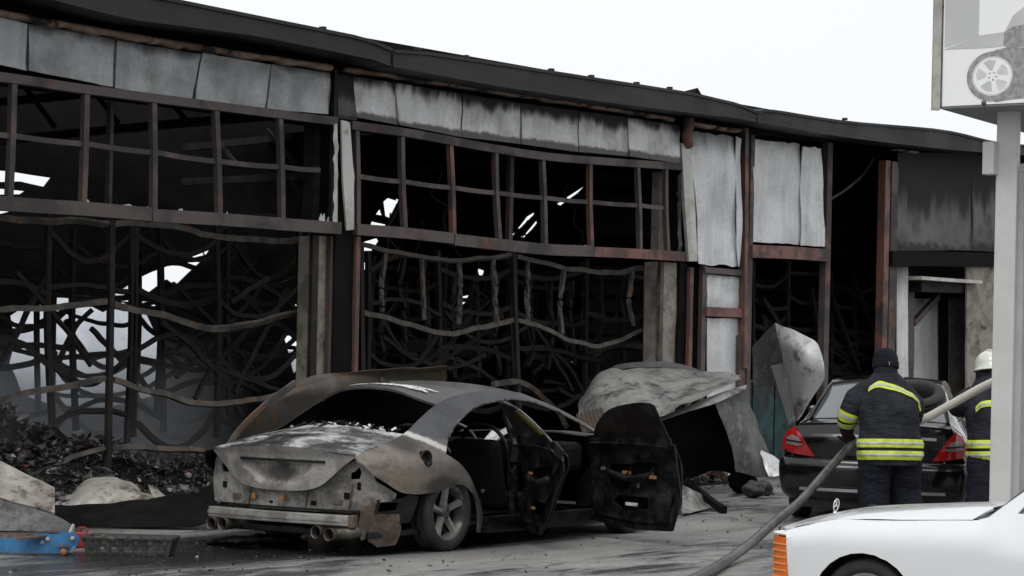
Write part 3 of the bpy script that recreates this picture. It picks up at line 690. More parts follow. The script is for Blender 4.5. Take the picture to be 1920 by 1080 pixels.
def bits(name, spots, mat, label, cat, q):
    """many small broken pieces: spots yields (pos, size)"""
    vs, fs = [], []
    for p, s in spots:
        m = Matrix.Rotation(q.uniform(0, 6.28), 3, Vector((q.gauss(0, 1), q.gauss(0, 1), q.gauss(0, 1))).normalized())
        d = Vector((s*q.uniform(0.5, 1.7), s*q.uniform(0.3, 1.0), s*q.uniform(0.08, 0.6))); b = len(vs)
        for e in ((1, 0, 0), (-1, 0, 0), (0, 1, 0), (0, -1, 0), (0, 0, 1), (0, 0, -1)):
            w = Vector((e[0]*d.x, e[1]*d.y, e[2]*d.z))*q.uniform(0.6, 1.25)+Vector((q.uniform(-.3, .3)*s, q.uniform(-.3, .3)*s, 0)); w = m @ w+Vector(p); w.z = max(w.z, 0.002); vs.append(w)
        for f in ((0, 2, 4), (2, 1, 4), (1, 3, 4), (3, 0, 4), (2, 0, 5), (1, 2, 5), (3, 1, 5), (0, 3, 5)): fs.append(tuple(b+i for i in f))
    o = mesh(name, vs, fs, mat); return tag(o, label, cat, kind='stuff')
def mound(u, v):
    h = 0.62*math.exp(-((u-13.2)/2.9)**4)*max(0, 1-((v-(D+1.5))/2.3)**2)
    h += 0.42*math.exp(-((u-17.2)/1.7)**2)*max(0, 1-((v-(D+1.8))/2.0)**2)
    h += 0.10*max(0, 1-((v-(D+2.5))/2.6)**2)
    return max(0, h*(1+0.7*mnoise.noise(Vector((u*1.1, v*1.1, 4)))+0.35*mnoise.noise(Vector((u*3, v*3, 1)))))
def spots_m():
    q = random.Random(5)
    for i in range(30000):
        u = q.uniform(10.5, 26.5) if i % 4 == 0 else q.uniform(12, 18.6); v = D+q.uniform(-0.5, 4.6); h = mound(u, v)
        yield (u, v, h+q.uniform(-0.02, 0.06)), q.choice((0.010, 0.012, 0.016, 0.02, 0.026, 0.034, 0.05, 0.085 if q.random() < .35 else .02))
bits('burnt_rubble', spots_m(), M['rubble'], 'heap of charred rubble and melted scraps on the hall floor', 'rubble', random.Random(3))
vs, fs = [], []
nu_, nv_ = 80, 26
for i in range(nu_):
    for j in range(nv_):
        u = 10.5+16*i/(nu_-1); v = D-0.55+5.2*j/(nv_-1); vs.append((u, v, max(0.012, mound(u, v))))
for i in range(nu_-1):
    for j in range(nv_-1): fs.append((i*nv_+j, (i+1)*nv_+j, (i+1)*nv_+j+1, i*nv_+j+1))
tag(mesh('ash_heap', vs, fs, M['soot'], smooth=True), 'black ash heap under the rubble in the hall', 'ash', kind='stuff')
def spots_y():
    q = random.Random(9)
    for i in range(1300):
        t = q.random()
        if t < 0.45: p = (q.gauss(13.6, 1.6), q.gauss(13.3, 1.0))
        elif t < 0.7: p = (q.uniform(16, 27), q.uniform(12.0, 16.6))
        elif t < 0.85: p = (q.gauss(25.6, 1.0), q.gauss(16.1, 0.35))
        else: p = (q.uniform(9, 20), q.uniform(10.5, 16.6))
        yield (p[0], p[1], 0.006), q.choice((0.005, 0.006, 0.008, 0.012, 0.022))
bits('yard_litter', spots_y(), M['rubble'], 'small burnt scraps scattered over the yard concrete', 'litter', random.Random(13))

# ------------------------------------------------------------------ smoke lingering low in the left bay
nm = NT('lingering_smoke'); nm.n.remove(nm.b); pv = nm.n.new('ShaderNodeVolumePrincipled')
pv.inputs['Color'].default_value = (0.86, 0.89, 0.93, 1); pv.inputs['Anisotropy'].default_value = 0.25
gs = nm.sep(nm.coord('Generated')); nz = nm.noise(nm.coord('World'), 0.55, 2, 0.5)
dn = nm.math('MULTIPLY', nm.ramp(nz, 0.34, 0.68), nm.ramp(gs[2], 0.08, 0.60, 1.0, 0.0))
ws_ = nm.sep(nm.coord('World')); dn = nm.math('MULTIPLY', dn, nm.ramp(nm.math('SUBTRACT', ws_[0], nm.math('MULTIPLY', nm.math('SUBTRACT', ws_[1], D), 0.95)), 15.0, 18.2, 1.0, 0.0))
nm.l.new(nm.math('MULTIPLY', dn, 0.62), pv.inputs['Density']); nm.l.new(pv.outputs[0], nm.n['Material Output'].inputs['Volume'])
o = mesh('smoke', *box_vf((20.0, D+7.0, 1.55), (20.0, 12.0, 3.0)), nm.m); tag(o, 'grey smoke drifting low through the left bay', 'smoke', kind='stuff')

M['palesheet'] = blotch('pale_roof_sheet', (0.52, 0.56, 0.62), (0.66, 0.69, 0.73), 1.2, rough=(0.5, 0.7), c3=(0.30, 0.31, 0.33), s3=2.2, lo3=0.6, hi3=0.75)
tag(loft('fallen_roof_sheet', [[Vector((u, D+9.6+0.2*math.sin(u*1.3), 0.15)) for u in (18, 21, 23, 25, 28)], [Vector((u, D+11.2, 1.5+0.2*math.sin(u))) for u in (18, 21, 23, 25, 28)], [Vector((u, D+13.2, 3.0+0.3*math.sin(u*0.9))) for u in (18, 21, 23, 25, 28)]], 24, 16, M['palesheet'], None, 0.01, 0.08, 2, True, 1.2), 'pale bluish fallen roof sheet seen through the gap behind the left bay', 'roof sheet')  # pale backdrop added behind the gap, tilted up to catch skylight
# ------------------------------------------------------------------ fallen sheet metal
def ash_sheet(name, pale, mid, dark, lo=0.42, hi=0.62, sc=1.6, rough=0.55, metal=0.3):
    n = NT(name); v = n.coord('World'); a = n.noise(v, sc, 7, 0.68, 0.8); b = n.noise(v, sc*4.2, 6, 0.7)
    c = n.mix(n.ramp(a, lo, hi), pale, mid); c = n.mix(n.ramp(n.math('ADD', n.math('MULTIPLY', b, 0.55), n.math('MULTIPLY', a, 0.45)), 0.50, 0.62), c, dark)
    n.bump(b, 0.3, 0.02); return n.out(c, n.ramp(a, 0.3, 0.7, rough-0.12, rough+0.2), metal)
M['ash1'] = ash_sheet('ash_white_sheet', (0.48, 0.46, 0.42), (0.30, 0.275, 0.24), (0.10, 0.085, 0.07))
M['ash2'] = ash_sheet('mottled_grey_sheet', (0.31, 0.305, 0.29), (0.16, 0.155, 0.15), (0.055, 0.053, 0.052))
M['ash3'] = ash_sheet('brown_scorched_sheet', (0.085, 0.075, 0.064), (0.05, 0.043, 0.036), (0.10, 0.058, 0.028))
M['ash4'] = ash_sheet('dark_streaked_sheet', (0.105, 0.105, 0.105), (0.065, 0.066, 0.068), (0.17, 0.17, 0.168))
M['silver'] = ash_sheet('silver_panel', (0.55, 0.56, 0.57), (0.42, 0.43, 0.44), (0.20, 0.15, 0.12), 0.45, 0.7, 1.0, 0.45, 0.4)
def sheet(name, rows, mat, label, cat='metal sheet', nu=24, nv=14, wob=0.02, seed=1, thick=0.006, parent=None, wsc=3.0):
    P = [[p if isinstance(p, Vector) else atd(*p) for p in r] for r in rows]
    for r in P:
        for p in r: p.z = max(p.z, 0.02)
    o = loft(name, P, nu, nv, mat, parent, thick, wob, seed, True, wsc)
    for v in o.data.vertices: v.co.z = max(v.co.z, 0.008)
    if label: tag(o, label, cat)
    return o
# folded board at the left edge
fb = empty('folded_board', (0, 0, 0), 0, 'large folded board, ash-white above and grey below, at the left edge', 'board')
sheet('upper_face', [[(-260, 770, 20.9), (-120, 810, 20.9), (0, 866, 20.8), (100, 919, 20.7)], [(-260, 850, 20.5), (-120, 893, 20.45), (0, 935, 20.4), (101, 967, 20.35)]], M['ash1'], None, wob=0.012, parent=fb, thick=0.02)
sheet('lower_face', [[(-260, 852, 20.48), (-120, 895, 20.44), (0, 937, 20.38), (102, 969, 20.33), (138, 987, 20.3)], [(-260, 992, 20.25), (-120, 996, 20.22), (0, 997, 20.2), (90, 1000, 20.2), (131, 1002, 20.2)]], M['ash4'], None, wob=0.008, parent=fb, thick=0.012)
mesh('edge_strip', *sweep_vf([atd(131, 1000, 20.18), atd(138, 985, 20.26)], 0.02, 0.03), M['offwhite'], fb)
sheet('buckled_sheet', [[(98, 948, 21.6), (180, 946, 21.6), (260, 938, 21.6), (340, 930, 21.6), (372, 924, 21.6), (402, 905, 21.55)], [(98, 968, 21.3), (180, 970, 21.2), (260, 965, 21.2), (340, 962, 21.2), (378, 958, 21.2), (405, 940, 21.2)], [(98, 985, 21.0), (180, 992, 21.0), (260, 990, 21.0), (340, 988, 21.0), (380, 985, 21.0), (405, 978, 21.0)]], M['soot'], 'long black buckled sheet curling up toward the burnt car', nu=40)
sheet('crumpled_sheet', [[(98, 925, 22.6), (135, 922, 22.6), (165, 901, 22.6), (205, 900, 22.6), (245, 908, 22.6), (272, 926, 22.6), (300, 936, 22.6)], [(98, 940, 22.2), (135, 930, 22.0), (165, 910, 22.0), (205, 906, 22.0), (245, 916, 22.0), (272, 932, 22.0), (305, 938, 22.0)], [(98, 952, 21.7), (135, 950, 21.7), (165, 948, 21.7), (205, 948, 21.7), (245, 946, 21.7), (275, 944, 21.7), (320, 941, 21.7)]], M['ash1'], 'crumpled ash-white sheet lying in front of the rubble', nu=44, nv=18, wob=0.035, wsc=5)
sheet('bent_strip', [[(278, 908, 22.0), (290, 914, 22.0), (306, 928, 22.0), (326, 940, 21.9)], [(290, 936, 21.85), (298, 938, 21.85), (308, 940, 21.85), (322, 944, 21.8)]], M['ash1'], 'narrow pale bent strip beside the crumpled white sheet', nu=14, nv=6, wob=0.01)
# curved cladding sheet behind the burnt car
sheet('curved_sheet', [[(424, 842, 21.9), (452, 803, 22.0), (500, 757, 22.3), (555, 717, 22.7), (610, 700, 23.0), (700, 693, 23.2), (838, 686, 23.6)], [(440, 850, 22.1), (490, 800, 22.3), (545, 760, 22.6), (600, 738, 22.8), (660, 728, 23.1), (730, 722, 23.4), (836, 712, 23.7)], [(460, 930, 22.6), (520, 900, 22.8), (580, 880, 23.0), (640, 870, 23.2), (700, 860, 23.4), (760, 850, 23.6), (836, 845, 23.9)]], M['ash3'], 'brown scorched curved sheet propped behind the burnt car', nu=50, nv=16, wob=0.02)
sweep('edge_rail', [atd(424, 842, 21.86), atd(452, 802, 21.96), atd(500, 756, 22.26), atd(553, 717, 22.66)], 0.03, 0.045, M['ashsteel'], bpy.data.objects['curved_sheet'])
sheet('ridge_sheet', [[(690, 700, 23.4), (760, 692, 23.6), (836, 688, 23.8)], [(640, 735, 23.5), (720, 725, 23.7), (820, 716, 23.9)], [(640, 780, 23.6), (720, 770, 23.8), (820, 760, 24.0)]], M['ash4'], 'flat grey sheet showing above the burnt car roof', wob=0.006)
# the tent of collapsed cladding by the middle column
tent = empty('collapsed_cladding', (0, 0, 0), 0, 'big crumpled grey cladding sheet slumped like a tent beside the open car door', 'cladding')
sheet('top_sheet', [[(1118, 720, 29.3), (1140, 700, 29.3), (1190, 694, 29.3), (1260, 692, 29.2), (1325, 698, 29.0), (1384, 704, 28.8)], [(1100, 735, 28.6), (1128, 697, 28.5), (1186, 702, 28.4), (1250, 716, 28.3), (1318, 718, 28.3), (1386, 706, 28.4)], [(1084, 772, 28.0), (1118, 742, 27.8), (1180, 745, 27.6), (1238, 758, 27.5), (1312, 738, 27.7), (1388, 707, 28.1)], [(1106, 800, 27.8), (1136, 810, 27.6), (1190, 800, 27.3), (1240, 780, 27.2), (1312, 746, 27.4), (1389, 709, 28.0)]], M['ash2'], None, nu=48, nv=26, wob=0.03, wsc=4, parent=tent)
sheet('under_lip', [[(1225, 786, 27.5), (1280, 766, 27.5), (1340, 741, 27.7), (1400, 722, 28.1)], [(1240, 789, 27.4), (1290, 772, 27.4), (1340, 757, 27.5), (1399, 731, 27.9)]], M['ash2'], None, wob=0.004, parent=tent)
sheet('dark_tent_fill', [[(1100, 805, 27.7), (1180, 800, 27.7), (1245, 780, 27.7), (1310, 758, 27.8), (1360, 744, 28.0), (1388, 736, 28.2)], [(1100, 850, 27.7), (1180, 850, 27.8), (1250, 850, 27.9), (1315, 840, 28.0), (1375, 830, 28.2), (1415, 810, 28.4)], [(1110, 908, 27.6), (1180, 908, 27.8), (1260, 906, 28.0), (1330, 885, 28.4), (1385, 890, 28.6), (1436, 880, 28.8)]], M['soot'], None, nu=40, nv=20, wob=0.04, parent=tent)  # black sheet put in for the unlit inside of the tent
sheet('side_flap', [[(1338, 750, 27.6), (1368, 738, 27.9), (1398, 728, 28.1)], [(1356, 790, 27.6), (1386, 786, 27.9), (1414, 782, 28.2)], [(1372, 840, 27.7), (1406, 843, 28.0), (1436, 838, 28.3)], [(1380, 882, 27.8), (1424, 893, 28.1), (1458, 897, 28.3)]], M['ash4'], None, nu=10, nv=26, wob=0.02, parent=tent)
sheet('back_sheet', [[(1142, 694, 29.6), (1160, 684, 29.6), (1215, 679, 29.6), (1270, 681, 29.6), (1325, 700, 29.5)], [(1142, 704, 29.5), (1170, 692, 29.5), (1215, 690, 29.5), (1270, 690, 29.5), (1325, 706, 29.4)]], M['ash4'], None, wob=0.01, parent=tent)
cg = []
for i in range(15): cg.append([atd(1080+i*3.6, 778-i*0.9-(3 if i % 2 else 0), 26.0), atd(1092+i*3.6, 812-i*0.3-(3 if i % 2 else 0), 25.8)])
o = loft('corrugated_sheet', cg, 2, 15, M['ash3'], None, 0.006, smooth=False); tag(o, 'small brown corrugated sheet behind the burnt car windscreen pillar', 'metal sheet')
sheet('torn_sheet_piece', [[gnd(1276, 906, 0.25), gnd(1300, 920, 0.2), gnd(1345, 944, 0.02)], [gnd(1278, 940, 0.1), gnd(1300, 950, 0.05), gnd(1346, 947, 0.02)], [gnd(1279, 965, 0.02), gnd(1300, 961, 0.02), gnd(1344, 949, 0.02)]], M['ash2'], 'torn pale grey sheet piece on the ground under the open car door', wob=0.01)
o = sweep('charred_bar', [gnd(1286, 900, 0.3), gnd(1315, 925, 0.16), gnd(1340, 945, 0.07), gnd(1358, 956, 0.04)], 0.06, 0.07, M['soot']); tag(o, 'black charred bar lying across the torn pale sheet', 'bar')
# silver panel twisted in the double doorway
pn = empty('twisted_door_panel', (0, 0, 0), 0, 'silver twisted door panel hanging out of the double doorway', 'door panel')
sheet('panel_face', [[(1452, 606, 29.6), (1490, 622, 29.3), (1527, 638, 29.1), (1540, 664, 29.1)], [(1462, 640, 29.5), (1492, 655, 29.1), (1526, 668, 28.95), (1545, 690, 29.1)], [(1470, 676, 29.5), (1496, 690, 29.1), (1520, 702, 29.0), (1543, 712, 29.2)], [(1480, 740, 29.5), (1494, 748, 29.3), (1508, 750, 29.2), (1525, 740, 29.3)], [(1490, 792, 29.5), (1494, 790, 29.4), (1499, 784, 29.4), (1506, 774, 29.4)]], M['silver'], None, nu=20, nv=26, wob=0.015, parent=pn)
sheet('panel_return', [[(1411, 650, 30.2), (1430, 630, 30.0), (1452, 607, 29.7)], [(1412, 690, 30.2), (1435, 680, 30.0), (1468, 670, 29.6)], [(1413, 730, 30.2), (1440, 725, 30.0), (1476, 720, 29.6)]], M['ash4'], None, wob=0.01, parent=pn)
sheet('loose_strip', [[(1446, 686, 29.3), (1458, 683, 29.3), (1470, 682, 29.3)], [(1462, 740, 29.3), (1472, 738, 29.3), (1482, 736, 29.3)], [(1479, 797, 29.3), (1486, 792, 29.3), (1492, 785, 29.3)]], M['ash4'], None, wob=0.006, parent=pn)
o = sheet('ribbed_sheet', [[(1424, 842, 28.2), (1440, 850, 28.2), (1470, 868, 28.2)], [(1440, 895, 28.0), (1452, 893, 28.0), (1475, 892, 28.0)]], M['silver'], 'small pale sheet leaning behind the black saloon left lamp', wob=0.012, wsc=8)
tl_m = blotch('teal_cabinet_paint', (0.02, 0.075, 0.075), (0.012, 0.04, 0.042), 2, rough=(0.4, 0.6), c3=(0.012, 0.012, 0.012), s3=2, lo3=0.5, hi3=0.62)
a = fac(1412, 700, 1.0); b = fac(1500, 700, 1.0)
cab = empty('steel_cabinet', ((a.x+b.x)/2, D+1.3, 0), 0, 'dark teal cabinet standing inside the double doorway', 'cabinet')
box('carcass', (0, 0, 0.66), (b.x-a.x, 0.5, 1.28), tl_m, cab, 0.01); box('door', (-0.3, -0.262, 0.68), (0.56, 0.02, 1.18), tl_m, cab, 0.005); box('door', (0.3, -0.262, 0.68), (0.56, 0.02, 1.18), tl_m, cab, 0.005); box('plinth', (0, 0, 0.01), (b.x-a.x-0.06, 0.44, 0.02), M['soot'], cab, 0)
# lumps by the wall
ql = random.Random(21)
for i, (x, y, s, lab) in enumerate(((1340, 902, 0.16, 'scorched brick lump under the slumped cladding'), (1392, 926, 0.17, 'charred lump nearest the slumped cladding flap'), (1412, 934, 0.13, 'ragged charred lump between two others by the wall'), (1432, 930, 0.11, 'small round charred lump beside the black saloon wheel'))):
    bm = bmesh.new(); bmesh.ops.create_icosphere(bm, subdivisions=3, radius=s)
    for v in bm.verts: v.co = v.co*(1+0.5*mnoise.noise(v.co*9+Vector((i*7, 0, 0)))); v.co.z *= 0.75
    zz = min(v.co.z for v in bm.verts)
    for v in bm.verts: v.co.z -= zz
    me = bpy.data.meshes.new('charred_lump'); bm.to_mesh(me); bm.free(); p = gnd(x, y)
    o = link('charred_lump', me, M['foam'] if i == 0 else M['rubble'] if i > 1 else M['soot'], smooth=True); o.location = p; tag(o, lab, 'lump')

# ------------------------------------------------------------------ car helpers
class Side:
    """car flank: y(x,z) from plan half-width, shoulder height and the upper edge line"""
    def __init__(s, w, zs, zt, yt, tuck=0.06, p=1.25): s.w, s.zs, s.zt, s.yt, s.tuck, s.p = w, zs, zt, yt, tuck, p
    def y(s, x, z):
        w = sm_tab(s.w, x); zs = sm_tab(s.zs, x); zt = sm_tab(s.zt, x); yt = sm_tab(s.yt, x)
        if z <= zs: return w-s.tuck*((zs-z)/0.55)**2
        t = max(0.0, (z-zs)/max(zt-zs, 0.05)); p = s.p if not isinstance(s.p, list) else sm_tab(s.p, x)
        return w-(w-yt)*min(t, 1.15)**p
    def lift(s, sg): return lambda x, z: (x, sg*s.y(x, z), z)
def cpoly(pts, closed_idx=()): return pts
def curve2(pts, n): return [(v.x, v.y) for v in cr_pts([Vector((a, b, 0)) for a, b in pts], n)]
def wheel(parent, loc, sg, mt, mr, R_=0.315, rw=0.21, rim=0.225, spokes=5, sw=0.05, mb=None, ms=None):
    """tyre + rim with spokes; sg=-1 outer face towards -y"""
    w = empty('wheel', loc); w.parent = parent; h = rw/2
    prof = [(-h*0.80, rim), (-h*0.92, rim+0.012), (-h, R_*0.82), (-h*0.93, R_*0.94), (-h*0.72, R_), (-h*0.36, R_*1.003), (-h*0.32, R_*0.985), (-h*0.28, R_*1.003), (0.28*h, R_*1.003), (0.32*h, R_*0.985), (0.36*h, R_*1.003), (h*0.72, R_), (h*0.93, R_*0.94), (h, R_*0.82), (h*0.92, rim+0.012), (h*0.80, rim)]
    lathe('tyre', prof, mt, w, 48)
    lathe('rim', [(-h*0.82, rim+0.002), (-h*0.84, rim-0.008), (-h*0.70, rim-0.022), (-h*0.1, rim-0.035), (h*0.8, rim-0.02), (h*0.82, rim+0.002)], mr, w, 40)
    lathe('hub', [(sg*h*0.2, 0.001), (sg*h*0.62, 0.001), (sg*h*0.66, 0.025), (sg*h*0.60, 0.05), (sg*h*0.35, 0.062), (sg*h*0.2, 0.062)], mr, w, 20)
    lathe('brake_disc', [(sg*h*0.05, 0.05), (sg*h*0.07, rim-0.05), (sg*h*-0.05, rim-0.05)], mb or mt, w, 32)
    for k in range(spokes):
        a = 2*math.pi*k/spokes+0.35; vs = []
        for r, ww, dep, yy in ((0.03, sw*0.95, 0.05, 0.55), (0.10, sw*0.75, 0.045, 0.60), (rim-0.05, sw*0.95, 0.035, 0.70), (rim-0.016, sw*1.35, 0.03, 0.76)):
            for a_, b_ in ((-1, 0), (-0.55, 1), (0.55, 1), (1, 0)):
                ly = sg*h*yy-sg*dep*(1-b_)
                vs.append(((r*math.cos(a)-a_*ww/2*math.sin(a)), ly, r*math.sin(a)+a_*ww/2*math.cos(a)))
        fs = [(i*4+j, i*4+j+1, i*4+5+j, i*4+4+j) for i in range(3) for j in range(3)]+[(i*4+3, i*4, i*4+4, i*4+7) for i in range(3)]+[(0, 3, 2, 1), (12, 13, 14, 15)]
        mesh('spoke', vs, fs, ms or mr, w, False)
    return w
def arch_liner(parent, x, y0, y1, r, zc, mat):
    vs, fs = [], []
    for i in range(17):
        a = math.pi*i/16
        for y in (y0, y1): vs.append((x+r*math.cos(a), y, zc+r*math.sin(a)))
    fs = [(i*2, i*2+1, i*2+3, i*2+2) for i in range(16)]
    n = len(vs); vs.append((x, y1, zc)); fs += [(i*2+1, n, i*2+3) for i in range(16)]
    return mesh('wheel_liner', vs, fs, mat, parent, True)

# ------------------------------------------------------------------ burnt-out saloon (main subject)
def ell(n, s, cx, cz, rx, rz, lo=0.6, hi=1.2, wob=None, ax=(0, 2)):
    a = n.math('DIVIDE', n.math('SUBTRACT', s[ax[0]], cx), rx); b = n.math('DIVIDE', n.math('SUBTRACT', s[ax[1]], cz), rz)
    d = n.math('SQRT', n.math('ADD', n.math('MULTIPLY', a, a), n.math('MULTIPLY', b, b)))
    if wob is not None: d = n.math('ADD', d, n.math('MULTIPLY', n.math('SUBTRACT', wob, 0.5), 1.3))
    return n.ramp(d, lo, hi, 1.0, 0.0)
def burnt_flank():
    n = NT('burnt_flank'); v = n.coord('Object'); s = n.sep(v)
    a = n.noise(v, 4, 6, 0.65, 0.4); b = n.noise(v, 22, 6, 0.7); st = n.noise(n.mapv(v, (2.2, 2.2, 7), (0, R(30), 0)), 2.2, 5, 0.6)
    paint = n.mix(n.ramp(a, 0.35, 0.7), (0.036, 0.038, 0.044), (0.06, 0.062, 0.068))
    tan = n.mix(n.ramp(st, 0.35, 0.68), (0.20, 0.172, 0.142), (0.115, 0.096, 0.08)); tan = n.mix(n.ramp(b, 0.45, 0.7, 0, 0.5), tan, (0.28, 0.265, 0.25))
    grey = n.mix(n.ramp(a, 0.4, 0.65), (0.15, 0.146, 0.14), (0.085, 0.08, 0.076))
    # bare scorched metal on the lower rear quarter, old dark paint on pillar and roof rail
    low = n.ramp(n.math('ADD', n.math('ADD', s[2], n.math('MULTIPLY', s[0], 0.18)), n.math('MULTIPLY', n.math('SUBTRACT', a, 0.5), 0.16)), 0.84, 0.92, 1.0, 0.0)
    c = n.mix(low, paint, tan)
    rear = n.ramp(n.math('ADD', s[0], n.math('MULTIPLY', n.math('SUBTRACT', a, 0.5), 0.5)), -0.75, -0.15, 0.0, 1.0)
    c = n.mix(n.math('MULTIPLY', low, n.math('MULTIPLY', rear, 0.55)), c, grey)
    soot = n.math('MAXIMUM', ell(n, s, -0.46, 0.87, 0.26, 0.10, 0.3, 1.2, a), ell(n, s, -0.12, 0.52, 0.30, 0.10, 0.4, 1.2, a))
    soot = n.math('MAXIMUM', soot, n.math('MULTIPLY', ell(n, s, 0.42, 0.42, 0.20, 0.34, 0.5, 1.1, a), 0.85))
    c = n.mix(n.math('MULTIPLY', soot, 0.8), c, (0.022, 0.020, 0.019))
    tanpatch = ell(n, s, -0.62, 0.60, 0.24, 0.07, 0.2, 1.3, a); c = n.mix(n.math('MULTIPLY', tanpatch, 0.7), c, (0.22, 0.165, 0.115))
    # white ash where the paint burnt off behind the door
    ln = n.math('ADD', n.math('MULTIPLY', s[0], 0.46), s[2])      # along the slope below the window
    ash = n.ramp(n.math('ABSOLUTE', n.math('SUBTRACT', n.math('ADD', ln, n.math('MULTIPLY', n.math('SUBTRACT', b, 0.5), 0.08)), 0.815)), 0.018, 0.045, 1.0, 0.0)
    ash = n.math('MULTIPLY', ash, n.math('MULTIPLY', n.ramp(s[0], -0.42, -0.36), n.ramp(s[0], 0.02, 0.06, 1.0, 0.0)))
    c = n.mix(ash, c, (0.52, 0.505, 0.48))
    f = n.math('MAXIMUM', low, ash)
    n.bump(n.math('ADD', b, a), 0.18, 0.01)
    return n.out(c, n.ramp(f, 0, 1, 0.36, 0.72), 0.15)
M['flank'] = burnt_flank()
def burnt_top(name, dark, pale, lo, hi, stretch=(1.2, 0.8, 1), sc=2.3, metal=0.2, rg=(0.42, 0.75)):
    n = NT(name); v = n.coord('Object'); a = n.noise(n.mapv(v, stretch), sc, 7, 0.66, 0.7); b = n.noise(v, 24, 6, 0.7)
    c = n.mix(n.ramp(n.math('ADD', n.math('MULTIPLY', a, 0.8), n.math('MULTIPLY', b, 0.2)), lo, hi), dark, pale)
    c = n.mix(n.ramp(n.noise(v, 7, 6, 0.7), 0.55, 0.7, 0, 0.75), c, (0.035, 0.033, 0.032))
    n.bump(n.math('ADD', b, a), 0.2, 0.01); return n.out(c, n.ramp(a, 0.3, 0.7, rg[0], rg[1]), metal)
M['btop'] = burnt_top('burnt_boot_top', (0.05, 0.048, 0.046), (0.60, 0.60, 0.595), 0.44, 0.60, sc=2.0, metal=0.35, rg=(0.26, 0.55))
M['broof'] = burnt_top('burnt_roof', (0.050, 0.050, 0.052), (0.10, 0.094, 0.088), 0.4, 0.6, rg=(0.30, 0.6))
M['brear'] = burnt_top('burnt_rear_metal', (0.085, 0.08, 0.074), (0.34, 0.325, 0.30), 0.36, 0.60, sc=3)
M['ashwhite'] = blotch('white_ash_flakes', (0.70, 0.70, 0.70), (0.45, 0.44, 0.43), 16, rough=(0.8, 0.95), kind='Object')
M['brust'] = blotch('rusty_scorched', (0.12, 0.085, 0.062), (0.07, 0.05, 0.04), 7, rough=(0.6, 0.85), c3=(0.20, 0.19, 0.175), s3=6, lo3=0.55, hi3=0.7, kind='Object')
M['bsoot'] = blotch('sooty_metal', (0.005, 0.005, 0.006), (0.013, 0.012, 0.012), 6, rough=(0.35, 0.65), kind='Object', c3=(0.028, 0.024, 0.021), s3=5, lo3=0.60, hi3=0.72, spec=0.28)
M['balu'] = blotch('scorched_alloy', (0.17, 0.165, 0.155), (0.06, 0.057, 0.055), 6, rough=(0.45, 0.7), metal=0.3, kind='Object', c3=(0.02, 0.02, 0.02), s3=4, lo3=0.54, hi3=0.64)
M['beam'] = blotch('bumper_beam_metal', (0.33, 0.325, 0.31), (0.19, 0.18, 0.165), 5, rough=(0.45, 0.65), metal=0.35, kind='Object', c3=(0.10, 0.06, 0.028), s3=3.2, lo3=0.58, hi3=0.66)
M['tyreb'] = blotch('burnt_tyre', (0.012, 0.012, 0.012), (0.03, 0.029, 0.028), 8, rough=(0.75, 0.95), kind='Object', bump=0.4)
M['rustbit'] = plain('rust_bit', (0.28, 0.13, 0.045), 0.7)
M['pipe'] = blotch('tail_pipe_metal', (0.15, 0.135, 0.115), (0.08, 0.07, 0.06), 9, rough=(0.4, 0.6), metal=0.6, kind='Object')

CAR_O = (15.0011, 13.0914, 0); CAR_YAW = R(3.5)
cls = empty('burnt_saloon', CAR_O, CAR_YAW, 'burnt-out dark saloon with open doors and no rear lights, bumper or glass', 'car')
S1 = Side(w=[(-1.2, .80), (-1.0, .855), (-.8, .895), (-.5, .922), (0, .935), (1.5, .925), (2.8, .93), (3.3, .88), (3.72, .72)],
          zs=[(-1.2, .70), (0, .70), (3.7, .66)],
          zt=[(-1.1, .785), (-1.04, .79), (-.7, .865), (-.33, .945), (-.08, 1.06), (.18, 1.175), (.5, 1.257), (.91, 1.285), (1.35, 1.275), (1.5, 1.255), (1.96, 1.135), (2.3, .995), (2.5, .90), (2.9, .86), (3.7, .72)],
          yt=[(-1.1, .76), (-1.04, .75), (-.7, .72), (-.33, .66), (-.08, .63), (.18, .61), (.5, .60), (1.5, .60), (1.96, .64), (2.3, .73), (2.5, .78), (3.3, .74), (3.7, .60)],
          p=[(-1.1, 2.0), (-.5, 1.8), (0, 1.25), (2.2, 1.15), (2.8, 2.2)])
top_line = curve2([(-1.07, .787), (-.7, .865), (-.33, .945), (-.08, 1.06), (.18, 1.175), (.5, 1.257), (.91, 1.285), (1.35, 1.275), (1.5, 1.255), (1.96, 1.135), (2.3, .995), (2.52, .89)], 46)
win_edge = curve2([(2.44, .885), (2.07, 1.055), (1.77, 1.15), (1.44, 1.208), (1.11, 1.212), (.70, 1.165), (.42, 1.08), (.17, .965), (.03, .86)], 34)
door_cut = curve2([(-.05, .79), (.10, .70), (.234, .592), (.37, .43), (.459, .295), (.517, .165), (.52, .13)], 16)
arch_r = curve2([(.435, .13), (.42, .2), (.38, .32), (.315, .425), (.22, .50), (.1, .54), (-.05, .525), (-.2, .487)], 18)
cutl = curve2([(-.45, .478), (-.66, .50), (-.86, .59), (-1.0, .66), (-1.09, .75)], 12)
quarter = top_line+win_edge+door_cut+arch_r+cutl
o = patch('quarter_panel', quarter, S1.lift(-1), M['flank'], cls, grid=0.055, thick=0.014, holes=[[(-.335+.066*math.cos(a_*math.pi/10), .752+.066*math.sin(a_*math.pi/10)) for a_ in range(20)]])
fl = lambda x, z: (x, -S1.y(x, z)-0.004, z)
lathe('fuel_recess', [(-0.905, 0.072), (-0.925, 0.076), (-0.927, 0.066), (-0.90, 0.055), (-0.86, 0.045), (-0.86, 0.001)], M['bsoot'], cls, 24, 'y', (-.335, 0.022, .752))
